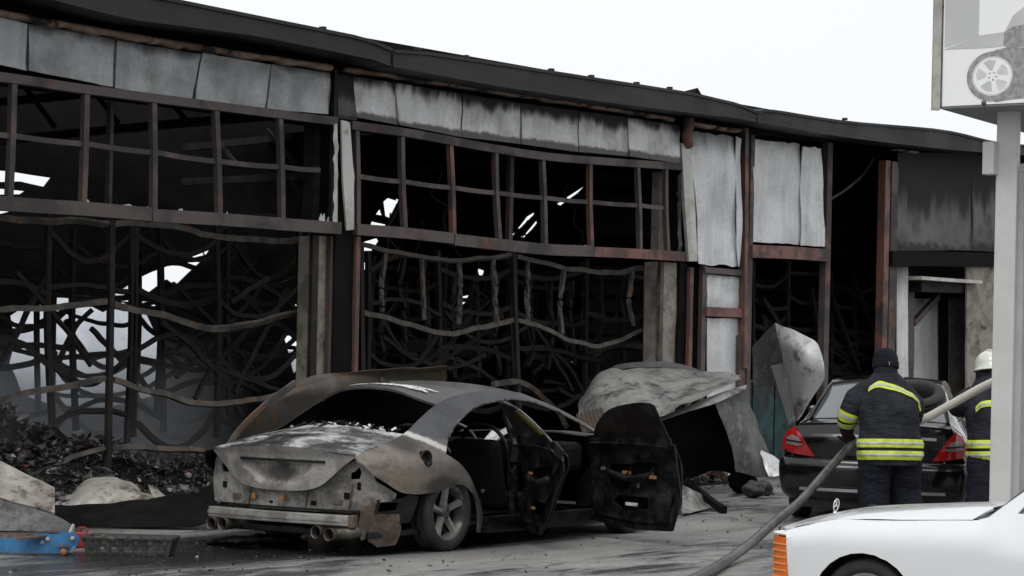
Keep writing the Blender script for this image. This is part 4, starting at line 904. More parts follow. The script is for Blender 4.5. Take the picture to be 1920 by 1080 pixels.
# bright lip of the arch and crease line
P = [Vector((x, -S1.y(x, z)-0.006, z)) for x, z in arch_r[:10]]
mesh('arch_lip', *sweep_vf(P, 0.012, 0.012), M['balu'], cls)
mesh('drip_rail', *sweep_vf([Vector((x, -S1.y(x, z)-0.006, z)) for x, z in win_edge[2:-2]], 0.012, 0.014), M['balu'], cls)
# left flank, doors shut
lo_l = curve2([(2.52, .89), (2.9, .86), (3.3, .80), (3.66, .70)], 10)+[(3.70, .55), (3.66, .25), (3.35, .18)]+curve2([(3.25, .2), (3.14, .45), (2.86, .56), (2.56, .45), (2.46, .2)], 14)+[(2.3, .14), (.6, .14)]+curve2([(.40, .2), (.31, .425), (.05, .54), (-.25, .45), (-.38, .3)], 14)+[(-.55, .42), (-.75, .55), (-.98, .66), (-1.07, .76)]
o = patch('left_flank', top_line+lo_l, S1.lift(1), M['bsoot'], cls, holes=[win_edge+[(.12, .84), (2.40, .86)][:2]], grid=0.10, thick=0.014, flip=True)
# front right fender behind the open door
fr = curve2([(2.36, .86), (2.6, .875), (2.9, .855), (3.3, .80), (3.66, .70)], 12)+[(3.70, .55), (3.64, .25), (3.35, .18)]+curve2([(3.25, .2), (3.14, .45), (2.86, .56), (2.56, .45), (2.46, .2)], 14)+[(2.38, .14)]
patch('front_fender', fr, S1.lift(-1), M['bsoot'], cls, grid=0.10, thick=0.014)
# roof
def zc_roof(x): return sm_tab([(-.1, 1.30), (.05, 1.318), (.30, 1.345), (.55, 1.357), (.9, 1.362), (1.38, 1.335), (1.65, 1.295)], x)
rows = []
for k in range(13):
    u = -1+2*k/12; x0 = 0.02+0.17*u*u; x1 = 1.62-0.10*u*u; rw_ = []
    for j in range(9):
        x = x0+(x1-x0)*j/8; zt = sm_tab(S1.zt, x); yt = sm_tab(S1.yt, x); zc = zc_roof(x)
        rw_.append(Vector((x, u*(yt-0.004), zt-0.004+(zc-zt)*(1-abs(u)**2.3))))
    rows.append(rw_)
loft('roof', rows, 30, 30, M['broof'], cls, 0.02, 0.005, 3)
def ash_strip(x0, y0, x1, y1, w, seed):
    vs, fs = [], []; n = 26
    for i in range(n):
        t = i/(n-1); cx = x0+(x1-x0)*t; cy = y0+(y1-y0)*t
        for sgn in (-1, 1):
            e = w*math.sin(math.pi*min(max(t, .02), .98))**0.5*(0.5+0.9*abs(mnoise.noise(Vector((t*9+seed, sgn*3, 0)))))*sgn
            x = cx+e+0.02*mnoise.noise(Vector((t*20, seed, 1))); y = cy
            u = y/sm_tab(S1.yt, x); z = sm_tab(S1.zt, x)+(zc_roof(x)-sm_tab(S1.zt, x))*(1-abs(u)**2.3)+0.006
            vs.append((x, y, z))
    fs = [(i*2, i*2+1, i*2+3, i*2+2) for i in range(n-1)]
    mesh('ash_patch', vs, fs, M['ashwhite'], cls, True)
ash_strip(.14, .42, .11, .04, 0.05, 1); ash_strip(.13, .02, .27, -.46, 0.06, 4); ash_strip(.22, -.2, .36, -.50, 0.03, 9)
mesh('antenna_fin', [(.20, .015, 1.33), (.36, .02, 1.338), (.20, -.015, 1.33), (.36, -.02, 1.338), (.235, 0, 1.395), (.27, 0, 1.375)], [(0, 1, 5, 4), (2, 4, 5, 3), (0, 4, 2), (1, 3, 5)], M['bsoot'], cls)
# boot lid: top and rear face with the number-plate recess
RE = curve2([(-1.03, .745), (-1.09, .55), (-1.13, .28), (-1.145, 0), (-1.13, -.28), (-1.09, -.55), (-1.03, -.745)], 19)   # (x,y) of the rear edge
def z_re(y): return 0.845-0.055*(abs(y)/.745)**2
def base_w(y): return Vector((-.40+0.13*(y/.65)**2, y*0.86, 1.0-0.05*(y/.65)**2))
rows = [[Vector((x, y, z_re(y))) for x, y in RE], [Vector((x*0.94, y*0.99, z_re(y)+0.022)) for x, y in RE], [Vector((-.72+0.04*(y/.7)**2, y*0.955, .925-0.055*(y/.745)**2)) for x, y in RE], [base_w(y) for x, y in RE]]
lid = loft('boot_lid', rows, 36, 22, M['btop'], cls, 0.012, 0.006, 5, wsc=4)
def rear_x(y, z):
    x = -1.145+0.115*(abs(y)/.745)**2.2+0.05*max(0, (.845-z)/.35)**1.5
    # plate recess
    hw = 0.17+(z-.545)/(.72-.545)*0.22
    d = min(hw-abs(y), z-.54, .722-z)
    return x+0.045*max(0.0, min(1.0, d/0.022))
lo_edge = curve2([(-.745, .789), (-.62, .70), (-.50, .60), (-.40, .535), (-.25, .50), (0, .49), (.25, .50), (.40, .535), (.50, .60), (.62, .70), (.745, .789)], 30)
up_edge = [(y, z_re(y)-0.004) for y in [.7-.1*i for i in range(15)]]
def face_mat():
    n = NT('burnt_boot_face'); v = n.coord('Object'); s = n.sep(v); a = n.noise(v, 4, 6, 0.65, 0.5); b = n.noise(v, 24, 6, 0.7)
    c = n.mix(n.ramp(a, 0.36, 0.62), (0.16, 0.152, 0.14), (0.36, 0.345, 0.32)); c = n.mix(n.ramp(b, 0.45, 0.7, 0, 0.5), c, (0.12, 0.112, 0.10))
    so = n.math('MAXIMUM', ell(n, s, 0.0, .635, .24, .085, .4, 1.25, a, (1, 2)), n.math('MULTIPLY', n.ramp(n.math('ADD', s[2], n.math('MULTIPLY', n.math('SUBTRACT', a, .5), .12)), .73, .80), .75))
    n.bump(n.math('ADD', a, b), 0.2, 0.01); return n.out(n.mix(n.math('MULTIPLY', so, .82), c, (0.035, 0.032, 0.03)), 0.62, 0.15)
patch('boot_face', lo_edge+up_edge, lambda y, z: (rear_x(y, z), y, z), face_mat(), lid, grid=0.028, thick=0.012, flip=True)
sweep('plate_rail', [Vector((rear_x(y, .735)-0.006, y, .732)) for y in (.36, .18, 0, -.18, -.36, -.48)], 0.02, 0.02, M['bsoot'], lid)
# rear panel and lamp cavities
def rp_x(y, z): return -1.015+0.10*(abs(y)/.8)**2.4+0.012*mnoise.noise(Vector((y*6, z*6, 1)))
rp = [(-.80, .36), (-.60, .335), (.60, .335), (.80, .36), (.84, .55), (.80, .70), (.74, .785), (.60, .72), (.3, .60), (-.3, .60), (-.60, .72), (-.74, .785), (-.80, .70), (-.84, .55)]
h1 = [(-.625, .60), (-.70, .605), (-.715, .65), (-.70, .70), (-.665, .665), (-.63, .65)]
h2 = [(y*-1, z) for y, z in h1][::-1]
patch('rear_panel', rp, lambda y, z: (rp_x(y, z), y, z), M['brear'], cls, holes=[h1, h2], grid=0.05, thick=0.014, step=0.06, flip=True)
def wrap(name, pts, mat, th=0.012, grid=0.03, wob=0.014, seed=0, holes=()):
    return patch(name, pts, lambda x, z: (x, -S1.y(x, z)+0.03+wob*mnoise.noise(Vector((x*8, z*8, seed))), z), mat, cls, holes=holes, grid=grid, thick=th, step=0.05)
wrap('lamp_bracket', [(-.96, .43), (-.93, .60), (-.84, .565), (-.69, .49), (-.70, .43)], M['brear'], seed=1)
wrap('corner_flap', [(-1.02, .40), (-.90, .43), (-.90, .17), (-.98, .13), (-1.03, .2)], M['brust'], seed=2)
wrap('side_bracket', [(-.90, .45), (-.62, .45), (-.52, .48), (-.40, .46), (-.48, .25), (-.62, .25), (-.62, .34), (-.90, .32)], M['bsoot'], holes=[[(-.86, .35), (-.66, .36), (-.66, .42), (-.86, .42)]], seed=3)
wrap('inner_guard', [(-.93, .33), (-.60, .33), (-.57, .20), (-.60, .08), (-.80, .07), (-.92, .13)], M['brust'], seed=6, wob=.03)
lathe('silencer', [(-.24, .001), (-.24, .08), (-.2, .10), (.3, .10), (.34, .001)], M['brust'], cls, 20, 'x', (-.78, -.50, .22))
tube('exhaust_can', [(-1.06, -.575, .18), (-1.04, -.66, .19), (-.98, -.76, .21)], [.05, .055, .05], M['pipe'], cls)
for y, z in ((.63, .195), (.51, .197), (-.445, .188), (-.575, .176)):
    o = lathe('tail_pipe', [(.35, .040), (0.02, .046), (0, .050), (0.004, .052), (0.03, .050), (.36, .045)], M['pipe'], cls, 24, 'x', (-1.16, y, z))
    mesh('pipe_core', *tube_vf([Vector((-1.10, y, z)), Vector((-1.0, y, z))], .043, 16), M['soot'], o)
bp = [Vector((-1.12+0.05*(y/.7)**2, y, .285-0.008*y/.7*0)) for y in (.71, .4, 0, -.4, -.71)]
bb = sweep('bumper_beam', bp, 0.06, 0.085, M['beam'], cls, n=24); bev(bb, 0.01)
sweep('beam_rib', [p+Vector((-0.034, 0, 0.0)) for p in bp], 0.012, 0.02, M['beam'], bb, n=20)
for y in (.27, -.02): box('plate_clip', (-1.055, y, .43), (0.02, 0.035, 0.045), M['rustbit'], cls, 0.003)
box('beam_end', (-1.05, -.73, .28), (0.08, 0.05, 0.10), M['brust'], cls, 0.01)
for y in (-.55, .55): box('crash_box', (-1.02, y, .28), (0.14, 0.10, 0.08), M['brust'], cls, 0.01)
for y, z, sx, sz, m in ((-.30, .40, .05, .035, 'soot'), (-.52, .42, .09, .04, 'brust'), (-.60, .47, .05, .05, 'soot'), (.50, .42, .08, .04, 'brust'), (.12, .39, .03, .02, 'soot'), (-.70, .55, .03, .06, 'soot'), (.66, .50, .04, .05, 'soot')): box('panel_fitting_or_hole', (rp_x(y, z)-.006, y, z), (.014, sx, sz), M[m], cls, .004)  # black blocks paint in the dark of holes; rusty ones are brackets
for y in (.36, -.22, -.62): sweep('panel_flange', [Vector((rp_x(y, z)-.006, y+.02*math.sin(z*9), z)) for z in (.345, .42, .50, .57)], .012, .010, M['brust'], cls)
sweep('panel_flange', [Vector((rp_x(y, .352)-.014, y, .352)) for y in (.70, .35, 0, -.35, -.72)], .02, .014, M['bsoot'], cls)
# floor, sill, inner structure
box('floor_pan', (1.2, 0, .17), (4.3, 1.62, 0.05), M['bsoot'], cls, 0.01)
sweep('sill', [(.48, -.89, .19), (1.4, -.90, .19), (2.42, -.89, .19)], 0.10, 0.13, M['bsoot'], cls)
patch('boot_floor', [(-1.0, -.75), (-.3, -.75), (-.3, .75), (-1.0, .75)], lambda x, y: (x, y, .34), M['soot'], cls, grid=0.3)
patch('parcel_shelf', [(-.45, -.6), (.15, -.66), (.15, .66), (-.45, .6)], lambda x, y: (x, y, .86+0.03*mnoise.noise(Vector((x*6, y*6, 0)))), M['soot'], cls, grid=0.06)
for sg in (-1, 1):
    arch_liner(cls, 0, sg*.88, sg*.52, .40, .28, M['soot']); arch_liner(cls, 2.854, sg*.88, sg*.52, .37, .26, M['soot'])
wheel(cls, (0, -.80, .315), -1, M['tyreb'], M['balu'], 0.313, 0.22, 0.225, 5, 0.062, M['soot'], M['beam'])
wheel(cls, (0, .80, .315), 1, M['tyreb'], M['balu'], 0.313, 0.22, 0.225, 5, 0.062, M['soot'], M['beam'])
wheel(cls, (2.854, -.80, .30), -1, M['tyreb'], M['balu'], 0.298, 0.20, 0.225, 5, 0.062, M['soot'], M['beam'])
wheel(cls, (2.854, .80, .30), 1, M['tyreb'], M['balu'], 0.298, 0.20, 0.225, 5, 0.062, M['soot'], M['beam'])
rows = [[Vector((2.42, y, .90-0.02*(y/.7)**2)) for y in (-.74, -.37, 0, .37, .74)], [Vector((2.9, y, .885-0.03*(y/.7)**2)) for y in (-.74, -.37, 0, .37, .74)], [Vector((3.4, y, .80-0.04*(y/.7)**2)) for y in (-.72, -.36, 0, .36, .72)], [Vector((3.72-0.1*(y/.65)**2, y, .66)) for y in (-.65, -.32, 0, .32, .65)]]
loft('bonnet', rows, 16, 16, M['broof'], cls, 0.012, 0.01, 8)
patch('front_panel', [(-.66, .2), (.66, .2), (.68, .66), (-.68, .66)], lambda y, z: (3.74-0.12*(y/.66)**2, y, z), M['bsoot'], cls, grid=0.1, thick=0.02)
patch('left_blackout', win_edge+[(.12, .84), (2.40, .86)][:2], lambda x, z: (x, S1.y(x, z)-.02, z), M['soot'], cls, grid=0.15, thick=0.005)  # added opaque sheet blocks side light, so the cabin stays black
# B pillar, seats, dash, wheel
sweep('door_pillar', [(1.12, -.63, 1.20), (1.06, -.74, 1.02), (.98, -.85, .84), (.97, -.86, .5), (.98, -.86, .2)], 0.06, 0.05, M['bsoot'], cls)
sweep('pillar_seal', [(1.10, -.655, 1.195), (1.04, -.765, 1.02), (.955, -.88, .84)], 0.03, 0.012, M['balu'], cls)
def seat(x, y, w):
    s_ = empty('seat', (x, y, .2)); s_.parent = cls
    rows = [[Vector((-.05, a*w, .68)), Vector((.02, a*w, .66))] for a in (-.7, -.35, 0, .35, .7)]
    box('cushion', (.25, 0, .12), (.5, w*1.8, .14), M['soot'], s_, 0.04)
    b_ = box('backrest', (-.05, 0, .42), (.13, w*1.8, .60), M['soot'], s_, 0.05); b_.rotation_euler = (0, R(-14), 0); b_.location = (-.06, 0, -.02)
    mesh('seat_frame', *tube_vf(cr_pts([(-.04, -w*.8, .2), (-.15, -w*.8, .66), (-.19, 0, .80), (-.15, w*.8, .66), (-.04, w*.8, .2)], 22), .018, 8), M['bsoot'], s_, True)
    return s_
seat(1.35, -.38, .27); seat(1.35, .38, .27); seat(.35, -.36, .32); seat(.35, .36, .32)
box('dashboard', (2.18, 0, .70), (.35, 1.36, .26), M['soot'], cls, 0.06)
stw = empty('steering_wheel', (1.92, .37, .80)); stw.parent = cls; stw.rotation_euler = (0, R(-25), 0)
bm = bmesh.new()
ring = [Vector((0, .18*math.cos(2*math.pi*k/32), .18*math.sin(2*math.pi*k/32))) for k in range(33)]
vs, fs = tube_vf(ring, .014, 8, False); mesh('steering_rim', vs, fs, M['balu'], stw, True); bm.free()
for a in (0, 2.2, 4.1): mesh('steering_spoke', *sweep_vf([Vector((0, 0, 0)), Vector((0, .17*math.cos(a), .17*math.sin(a)))], 0.02, 0.02), M['bsoot'], stw)
rows = [[Vector((1.98, -.25+.08*i, .84+.05*math.sin(i*1.1)+0.05*j)) + Vector((0.05*j, 0, 0)) for i in range(6)] for j in range(3)]
loft('airbag_remnant', rows, 16, 8, M['ashwhite'], cls, 0.01, 0.02, 4, wsc=9)
# doors, hinged open
def car_door(name, outline, glass, hx, ang, gl_mat):
    d_ = empty(name, (hx, -.915, 0), ang); d_.parent = cls
    off = Vector((hx, -.915, 0))
    L = lambda dy: (lambda x, z: tuple(Vector((x, -S1.y(x, z)+dy, z))-off))
    patch('outer_skin', outline, L(0), M['bsoot'], d_, grid=0.07, thick=0.012, step=0.06)
    cx = sum(p[0] for p in outline)/len(outline); cz = sum(p[1] for p in outline)/len(outline)
    inn = [(cx+(x-cx)*0.95, cz+(z-cz)*0.94) for x, z in outline]
    hol_ = [(cx-.22, .30), (cx+.10, .27), (cx+.22, .34), (cx+.18, .40), (cx-.2, .40)]
    patch('inner_frame', inn, lambda x, z: tuple(Vector((x, -S1.y(x, z)+0.10+0.012*mnoise.noise(Vector((x*7, z*7, 2)))+0.02*math.sin(z*22), z))-off), M['bsoot'], d_, holes=[hol_, [(cx-.3, .58), (cx+.05, .54), (cx+.3, .60), (cx+.3, .66), (cx-.3, .70)]], grid=0.05, thick=0.014, step=0.06, flip=True)
    P = [Vector((x, -S1.y(x, z)+0.05, z))-off for x, z in outline]; P.append(P[0])
    mesh('edge_frame', *sweep_vf(P, 0.10, 0.02, Vector((0, 1, 0))), M['bsoot'], d_)
    patch('window_glass', glass, L(0.03), gl_mat, d_, grid=0.08, thick=0.006, step=0.06)
    P = [Vector((x, -S1.y(x, z)+0.03, z))-off for x, z in glass]
    mesh('glass_edge', *sweep_vf(P[:max(4, len(P)-1)], 0.014, 0.012, Vector((0, 1, 0))), M['balu'] if name == 'rear_door' else M['bsoot'], d_)
    tube('armrest', [Vector((cx-.28, -.80, .60))-off, Vector((cx, -.76, .55))-off, Vector((cx+.3, -.78, .60))-off], 0.03, M['bsoot'], d_)
    return d_, off, cx
M['bglass'] = blotch('smoked_glass', (0.016, 0.014, 0.013), (0.03, 0.026, 0.022), 3, rough=(0.25, 0.5), kind='Object', bump=0.05)
fdoor, off, cx = car_door('front_door', [(1.20, .86), (1.6, .875), (2.22, .86), (2.24, .5), (2.2, .20), (1.6, .16), (1.22, .17), (1.18, .4)], [(1.21, .86)]+curve2([(1.24, 1.19), (1.30, 1.207), (1.48, 1.20), (1.77, 1.145), (2.0, 1.03), (2.2, .87)], 14), 2.24, R(74), M['bglass'])
for dx, z, sx, sz, m in ((.28, .835, .34, .018, 'rustbit'), (.05, .60, .10, .03, 'rustbit'), (-.28, .575, .08, .03, 'rustbit'), (-.02, .33, .14, .028, 'ashwhite'), (-.1, .50, .02, .05, 'brust'), (.35, .62, .05, .03, 'brust')):
    box('burnt_fitting', tuple(Vector((cx+dx, -.775, z))-off), (sx, .02, sz), M[m], fdoor, 0.004)
for k in range(3): sweep('wiring', [Vector((cx-.30+k*.28, -.77, .66))-off, Vector((cx-.2+k*.25, -.75, .56))-off, Vector((cx-.05+k*.2, -.76, .50))-off, Vector((cx+.1+k*.1, -.77, .36))-off], 0.009, 0.009, M['bsoot'], fdoor)
rdoor, off, cx = car_door('rear_door', [(-.03, .80), (.05, .86), (.5, .87), (1.16, .86), (1.17, .5), (1.14, .18), (.56, .17), (.46, .30), (.38, .44), (.25, .60), (.1, .72)], [(1.14, .86)]+curve2([(1.18, 1.19), (1.0, 1.195), (.70, 1.15), (.42, 1.065), (.2, .96), (.08, .87)], 14), 1.17, R(49), M['bglass'])
M['amber'] = blotch('scorched_yellow_film', (0.16, 0.125, 0.025), (0.07, 0.05, 0.015), 5, rough=(0.4, 0.6), kind='Object')
patch('scorched_film', curve2([(.72, 1.14), (.42, 1.055), (.22, .96)], 8)+[(.36, .95), (.55, 1.03), (.74, 1.10)], lambda x, z: tuple(Vector((x, -S1.y(x, z)+0.045, z))-off), M['amber'], rdoor, grid=0.06, thick=0.004)
for dx, z in ((-.1, .56), (.2, .62), (.1, .34)): box('burnt_fitting', tuple(Vector((cx+dx, -.775, z))-off), (.08, .02, .022), M['rustbit'], rdoor, 0.004)
for (x, y, z, s_) in ((1.75, -.70, .62, .05), (1.55, -.6, .34, .07), (1.62, -.66, .30, .05), (.75, -.7, .45, .03)): box('burnt_fitting', (x, y, z), (s_, .03, s_*1.1), M['brust'], cls, 0.01)
# loose flakes and gasket left round the rear window
q = random.Random(17)
for i in range(70):
    y = q.uniform(-.6, .6); p = base_w(y); s_ = q.uniform(0.01, 0.04)
    o = mesh('ash_flake', *box_vf((0, 0, 0), (s_*2, s_, 0.006)), M['bsoot'] if q.random() < 0.8 else M['ashwhite'], cls); o.location = (p.x+q.uniform(-.05, .15), p.y, p.z-0.005+q.uniform(0, .02)); o.rotation_euler = (q.uniform(-.6, .6), q.uniform(-.6, .6), q.uniform(0, 3))
# burnt undertray dropped under the tail
sheet('dropped_undertray', [[gnd(392, 1012, .02), gnd(440, 1006, .05), gnd(500, 1003, .06), gnd(565, 1010, .02)], [gnd(388, 1016, .02), gnd(440, 1014, .07), gnd(505, 1012, .08), gnd(572, 1018, .02)], [gnd(400, 1020, .01), gnd(445, 1021, .02), gnd(505, 1021, .02), gnd(566, 1022, .01)]], M['bsoot'], 'flat black melted undertray on the ground below the burnt car tail', 'undertray', nu=40, nv=12, wob=0.025, wsc=9)

# ------------------------------------------------------------------ black saloon parked behind the firefighters
def gloss(name, c, dust=(0.12, 0.115, 0.11), amt=0.25, rough=0.12, coat=0.6):
    n = NT(name); v = n.coord('Object'); d = n.ramp(n.noise(v, 3.5, 6, 0.65), 0.42, 0.75, 0.0, amt)
    return n.out(n.mix(d, c, dust), n.ramp(d, 0, amt, rough, rough+0.25), 0.0, 0.5, coat)
M['blackpaint'] = gloss('black_car_paint', (0.006, 0.006, 0.007), (0.03, 0.03, 0.03), 0.3, 0.09, 0.25)
M['chrome'] = plain('chrome_trim', (0.75, 0.76, 0.78), 0.18, 1.0)
M['carglass'] = NT('car_glass').out((0.085, 0.096, 0.107), 0.05, 0.0, 1.4)
M['lens_red'] = plain('red_lamp_lens', (0.42, 0.012, 0.016), 0.12, 0, 0.6, 0.6)
M['lens_clear'] = plain('clear_lamp_lens', (0.30, 0.27, 0.25), 0.15, 0.2, 0.6)
M['rubber'] = plain('black_rubber', (0.018, 0.018, 0.019), 0.7)
M['trimblack'] = plain('black_trim', (0.010, 0.010, 0.011), 0.45)
M['steelgrey'] = plain('grey_wheel', (0.40, 0.41, 0.42), 0.35, 0.7)
es = empty('black_saloon', (21.495, 11.828, 0.0), R(24.48), 'shiny black saloon seen from behind with red rear lamps, by the firefighters', 'car'); es.rotation_euler = (R(0.67), 0, R(24.48))
S2 = Side(w=[(-1.14, .80), (-1.05, .855), (-.6, .90), (0, .91), (1.5, .912), (2.9, .905), (3.4, .86), (3.72, .70)], zs=[(-1.1, .74), (3.7, .68)],
          zt=[(-1.1, .955), (-1.0, .975), (-.6, 1.01), (-.42, 1.03), (-.15, 1.17), (.30, 1.365), (.8, 1.415), (1.3, 1.41), (1.7, 1.335), (2.1, 1.15), (2.45, .985), (3.0, .92), (3.72, .74)],
          yt=[(-1.1, .74), (-.42, .69), (.3, .565), (1.4, .56), (2.1, .64), (2.45, .73), (3.72, .60)], p=[(-1.1, 2.6), (-.5, 2.0), (0, 1.2), (2.2, 1.2), (2.7, 2.4)])
etop = curve2([(-.93, .98), (-.6, 1.01), (-.42, 1.03), (-.15, 1.17), (.30, 1.365), (.8, 1.415), (1.3, 1.41), (1.7, 1.335), (2.1, 1.15), (2.45, .985), (3.0, .92), (3.5, .82), (3.68, .74)], 46)
def arch(x, r, zc, z0, n=14): return [(x+r*math.cos(a), max(z0, zc+r*math.sin(a))) for a in [math.pi*i/n for i in range(n+1)]]
ebot = [(3.70, .5), (3.6, .22)]+arch(2.854, .35, .31, .2)+arch(0, .35, .31, .2)+[(-.5, .24), (-.62, .62), (-.93, .66)]
ewin = curve2([(2.25, 1.02), (1.95, 1.18), (1.65, 1.29), (1.3, 1.345), (.8, 1.35), (.35, 1.28), (.02, 1.12), (-.08, 1.02)], 24)
for sg in (-1, 1):
    patch('flank', etop+ebot, S2.lift(sg), M['blackpaint'], es, holes=[ewin], grid=0.09, thick=0.01, flip=(sg > 0))
    patch('side_glass', [(x, z) for x, z in ewin], lambda x, z, sg=sg: (x, sg*(S2.y(x, z)-0.012), z), M['carglass'], es, grid=0.12, thick=0.004, flip=(sg > 0))
    arch_liner(es, 0, sg*.86, sg*.5, .37, .31, M['trimblack']); arch_liner(es, 2.854, sg*.86, sg*.5, .37, .31, M['trimblack'])
    wheel(es, (0, sg*.79, .31), sg, M['rubber'], M['steelgrey'], .31, .21, .21, 7, .05); wheel(es, (2.854, sg*.79, .31), sg, M['rubber'], M['steelgrey'], .31, .21, .21, 7, .05)
    m_ = empty('wing_mirror', (2.15, sg*.80, 1.0)); m_.parent = es
    o = box('mirror_housing', (0.02, sg*.08, .02), (.10, .20, .14), M['blackpaint'], m_, 0.035); box('mirror_face', (-.036, sg*.08, .02), (.006, .15, .10), M['carglass'], m_, 0.002)
    box('mirror_arm', (0.02, -sg*.03, -.02), (.05, .08, .04), M['blackpaint'], m_, 0.01)
def zc2(x): return sm_tab([(.2, 1.40), (.5, 1.432), (1.0, 1.452), (1.4, 1.44), (1.75, 1.39)], x)
rows = []
for k in range(11):
    u = -1+2*k/10; r_ = []
    for j in range(7):
        x = (.28+.06*u*u)+(1.66-.10*u*u-.28)*j/6; zt = sm_tab(S2.zt, x); r_.append(Vector((x, u*(sm_tab(S2.yt, x)-.003), zt-.003+(zc2(x)-zt)*(1-abs(u)**2.2))))
    rows.append(r_)
loft('roof', rows, 22, 18, M['blackpaint'], es, 0.012)
def eline(x0, x1, hw, z0, z1, bow, n=9): return [Vector((x0+(x1-x0)*(k/(n-1)*2-1)**2, hw*(k/(n-1)*2-1), z0+(z1-z0)*(k/(n-1)*2-1)**2)) for k in range(n)]
rg = [eline(.30, .33, .545, 1.405, 1.352, 0), eline(.02, .10, .60, 1.27, 1.235, 0), eline(-.46, -.36, .66, 1.04, 1.015, 0)]
loft('rear_glass', rg, 20, 14, M['carglass'], es, 0.006)
mesh('glass_trim', *sweep_vf(cr_pts([p+Vector((-.004, 0, .008)) for p in rg[0]], 16), .02, .025), M['trimblack'], es)
for sg in (-1, 1): mesh('glass_trim', *sweep_vf(cr_pts([r_[-1 if sg > 0 else 0]+Vector((-.002, sg*.012, .006)) for r_ in rg], 10), .03, .012), M['trimblack'], es)
loft('windscreen', [eline(1.66, 1.56, .545, 1.405, 1.352, 0), eline(2.1, 1.98, .62, 1.20, 1.16, 0), eline(2.56, 2.36, .70, .985, .975, 0)], 16, 10, M['carglass'], es, 0.006)
loft('bonnet', [eline(2.54, 2.40, .70, .99, .975, 0), eline(3.1, 3.0, .70, .93, .89, 0), eline(3.72, 3.6, .62, .76, .72, 0)], 16, 12, M['blackpaint'], es, 0.01)
def EX(y, z): return -1.02-0.035*math.sin(max(0, min(1, (1.0-z)/.35))*math.pi)*1.0+0.10*(abs(y)/.85)**2.6-(0.03 if z < .7 else 0)*0
lid2 = loft('boot_lid', [eline(-.46, -.36, .66, 1.03, 1.01, 0), eline(-.8, -.70, .71, 1.015, .985, 0), eline(-1.02, -.92, .74, 1.00, .962, 0), eline(-1.03, -.93, .745, .993, .955, 0)], 22, 16, M['blackpaint'], es, 0.01)
patch('boot_face', [(-.76, .95), (-.70, .84), (-.56, .645), (-.45, .60), (.45, .60), (.56, .645), (.70, .84), (.76, .95), (.4, .975), (0, .985), (-.4, .975)], lambda y, z: (EX(y, z)-.026, y, z), M['blackpaint'], lid2, grid=.06, thick=.012, step=.08, flip=True)
sweep('chrome_handle', [Vector((EX(y, .875)-.040, y, .875-.02*abs(y)**2)) for y in (.60, .3, 0, -.3, -.60)], .014, .028, M['chrome'], lid2)
box('number_plate_recess', (-1.078, 0, .74), (.006, .56, .12), M['trimblack'], lid2, .004)
patch('lock_trim', [(-.30, .66), (.30, .66), (.34, .82), (-.34, .82)], lambda y, z: (EX(y, z)-.030, y, z), M['trimblack'], lid2, grid=.1, thick=.004, flip=True)
def lampx(sg): return lambda y, z: (EX(y, z)-.034+.22*max(0, (abs(y)-.76))**1.0*2.2, y, z)
for sg in (-1, 1):
    L_ = [(.775*sg, .945), (.845*sg, .90), (.895*sg, .80), (.90*sg, .705), (.75*sg, .675), (.565*sg, .655), (.64*sg, .76), (.71*sg, .87)]
    lm = patch('rear_lamp', L_, lampx(sg), M['lens_red'], es, grid=.05, thick=.03, step=.05, flip=True)
    Lc = [(.80*sg, .865), (.85*sg, .83), (.86*sg, .775), (.74*sg, .755), (.685*sg, .765), (.735*sg, .84)]
    patch('reversing_lens', Lc, lambda y, z, f=lampx(sg): (f(y, z)[0]-.008, y, z), M['lens_clear'], lm, grid=.04, thick=.006, step=.04, flip=True)
    patch('lamp_divider', [(.69*sg, .80), (.86*sg, .815), (.86*sg, .80), (.688*sg, .785)], lambda y, z, f=lampx(sg): (f(y, z)[0]-.016, y, z), M['trimblack'], lm, grid=0, thick=.003, step=.05, flip=True)
def bmp(z, hw, x): return [Vector((-.40, -hw, z)), Vector((-.62, -hw, z))]+[Vector((x+.17*(abs(k-6)/6)**3.0, hw*(k-6)/6, z)) for k in range(13)]+[Vector((-.62, hw, z)), Vector((-.40, hw, z))]
bump_ = loft('rear_bumper', [bmp(.655, .85, -1.06), bmp(.63, .90, -1.11), bmp(.56, .915, -1.13), bmp(.42, .905, -1.12), bmp(.30, .88, -1.08), bmp(.24, .83, -1.0)], 60, 22, M['blackpaint'], es, .012)
for a, b in ((.86, .08), (-.08, -.86)): sweep('chrome_strip', [Vector((-1.138+.17*(abs(a+(b-a)*t)/.905)**3.0, a+(b-a)*t, .575)) for t in (0, .25, .5, .75, 1)], .01, .016, M['chrome'], bump_)
sweep('lower_strip', [Vector((-1.128+.17*(abs(y)/.9)**3, y, .345)) for y in (.70, .35, 0, -.35, -.70)], .012, .03, M['steelgrey'], bump_)
box('floor_pan', (1.2, 0, .2), (4.2, 1.5, .08), M['trimblack'], es, 0); patch('boot_floor', [(-1.0, -.75), (.3, -.75), (.3, .75), (-1.0, .75)], lambda x, y: (x, y, .6), M['trimblack'], es, grid=.4)
for y in (.4, -.4): o = box('rear_headrest', (.25, y, 1.02), (.10, .26, .16), M['trimblack'], es, .04)
patch('front_panel', [(-.62, .22), (.62, .22), (.62, .74), (-.62, .74)], lambda y, z: (3.74-.12*(y/.62)**2, y, z), M['blackpaint'], es, grid=.15)
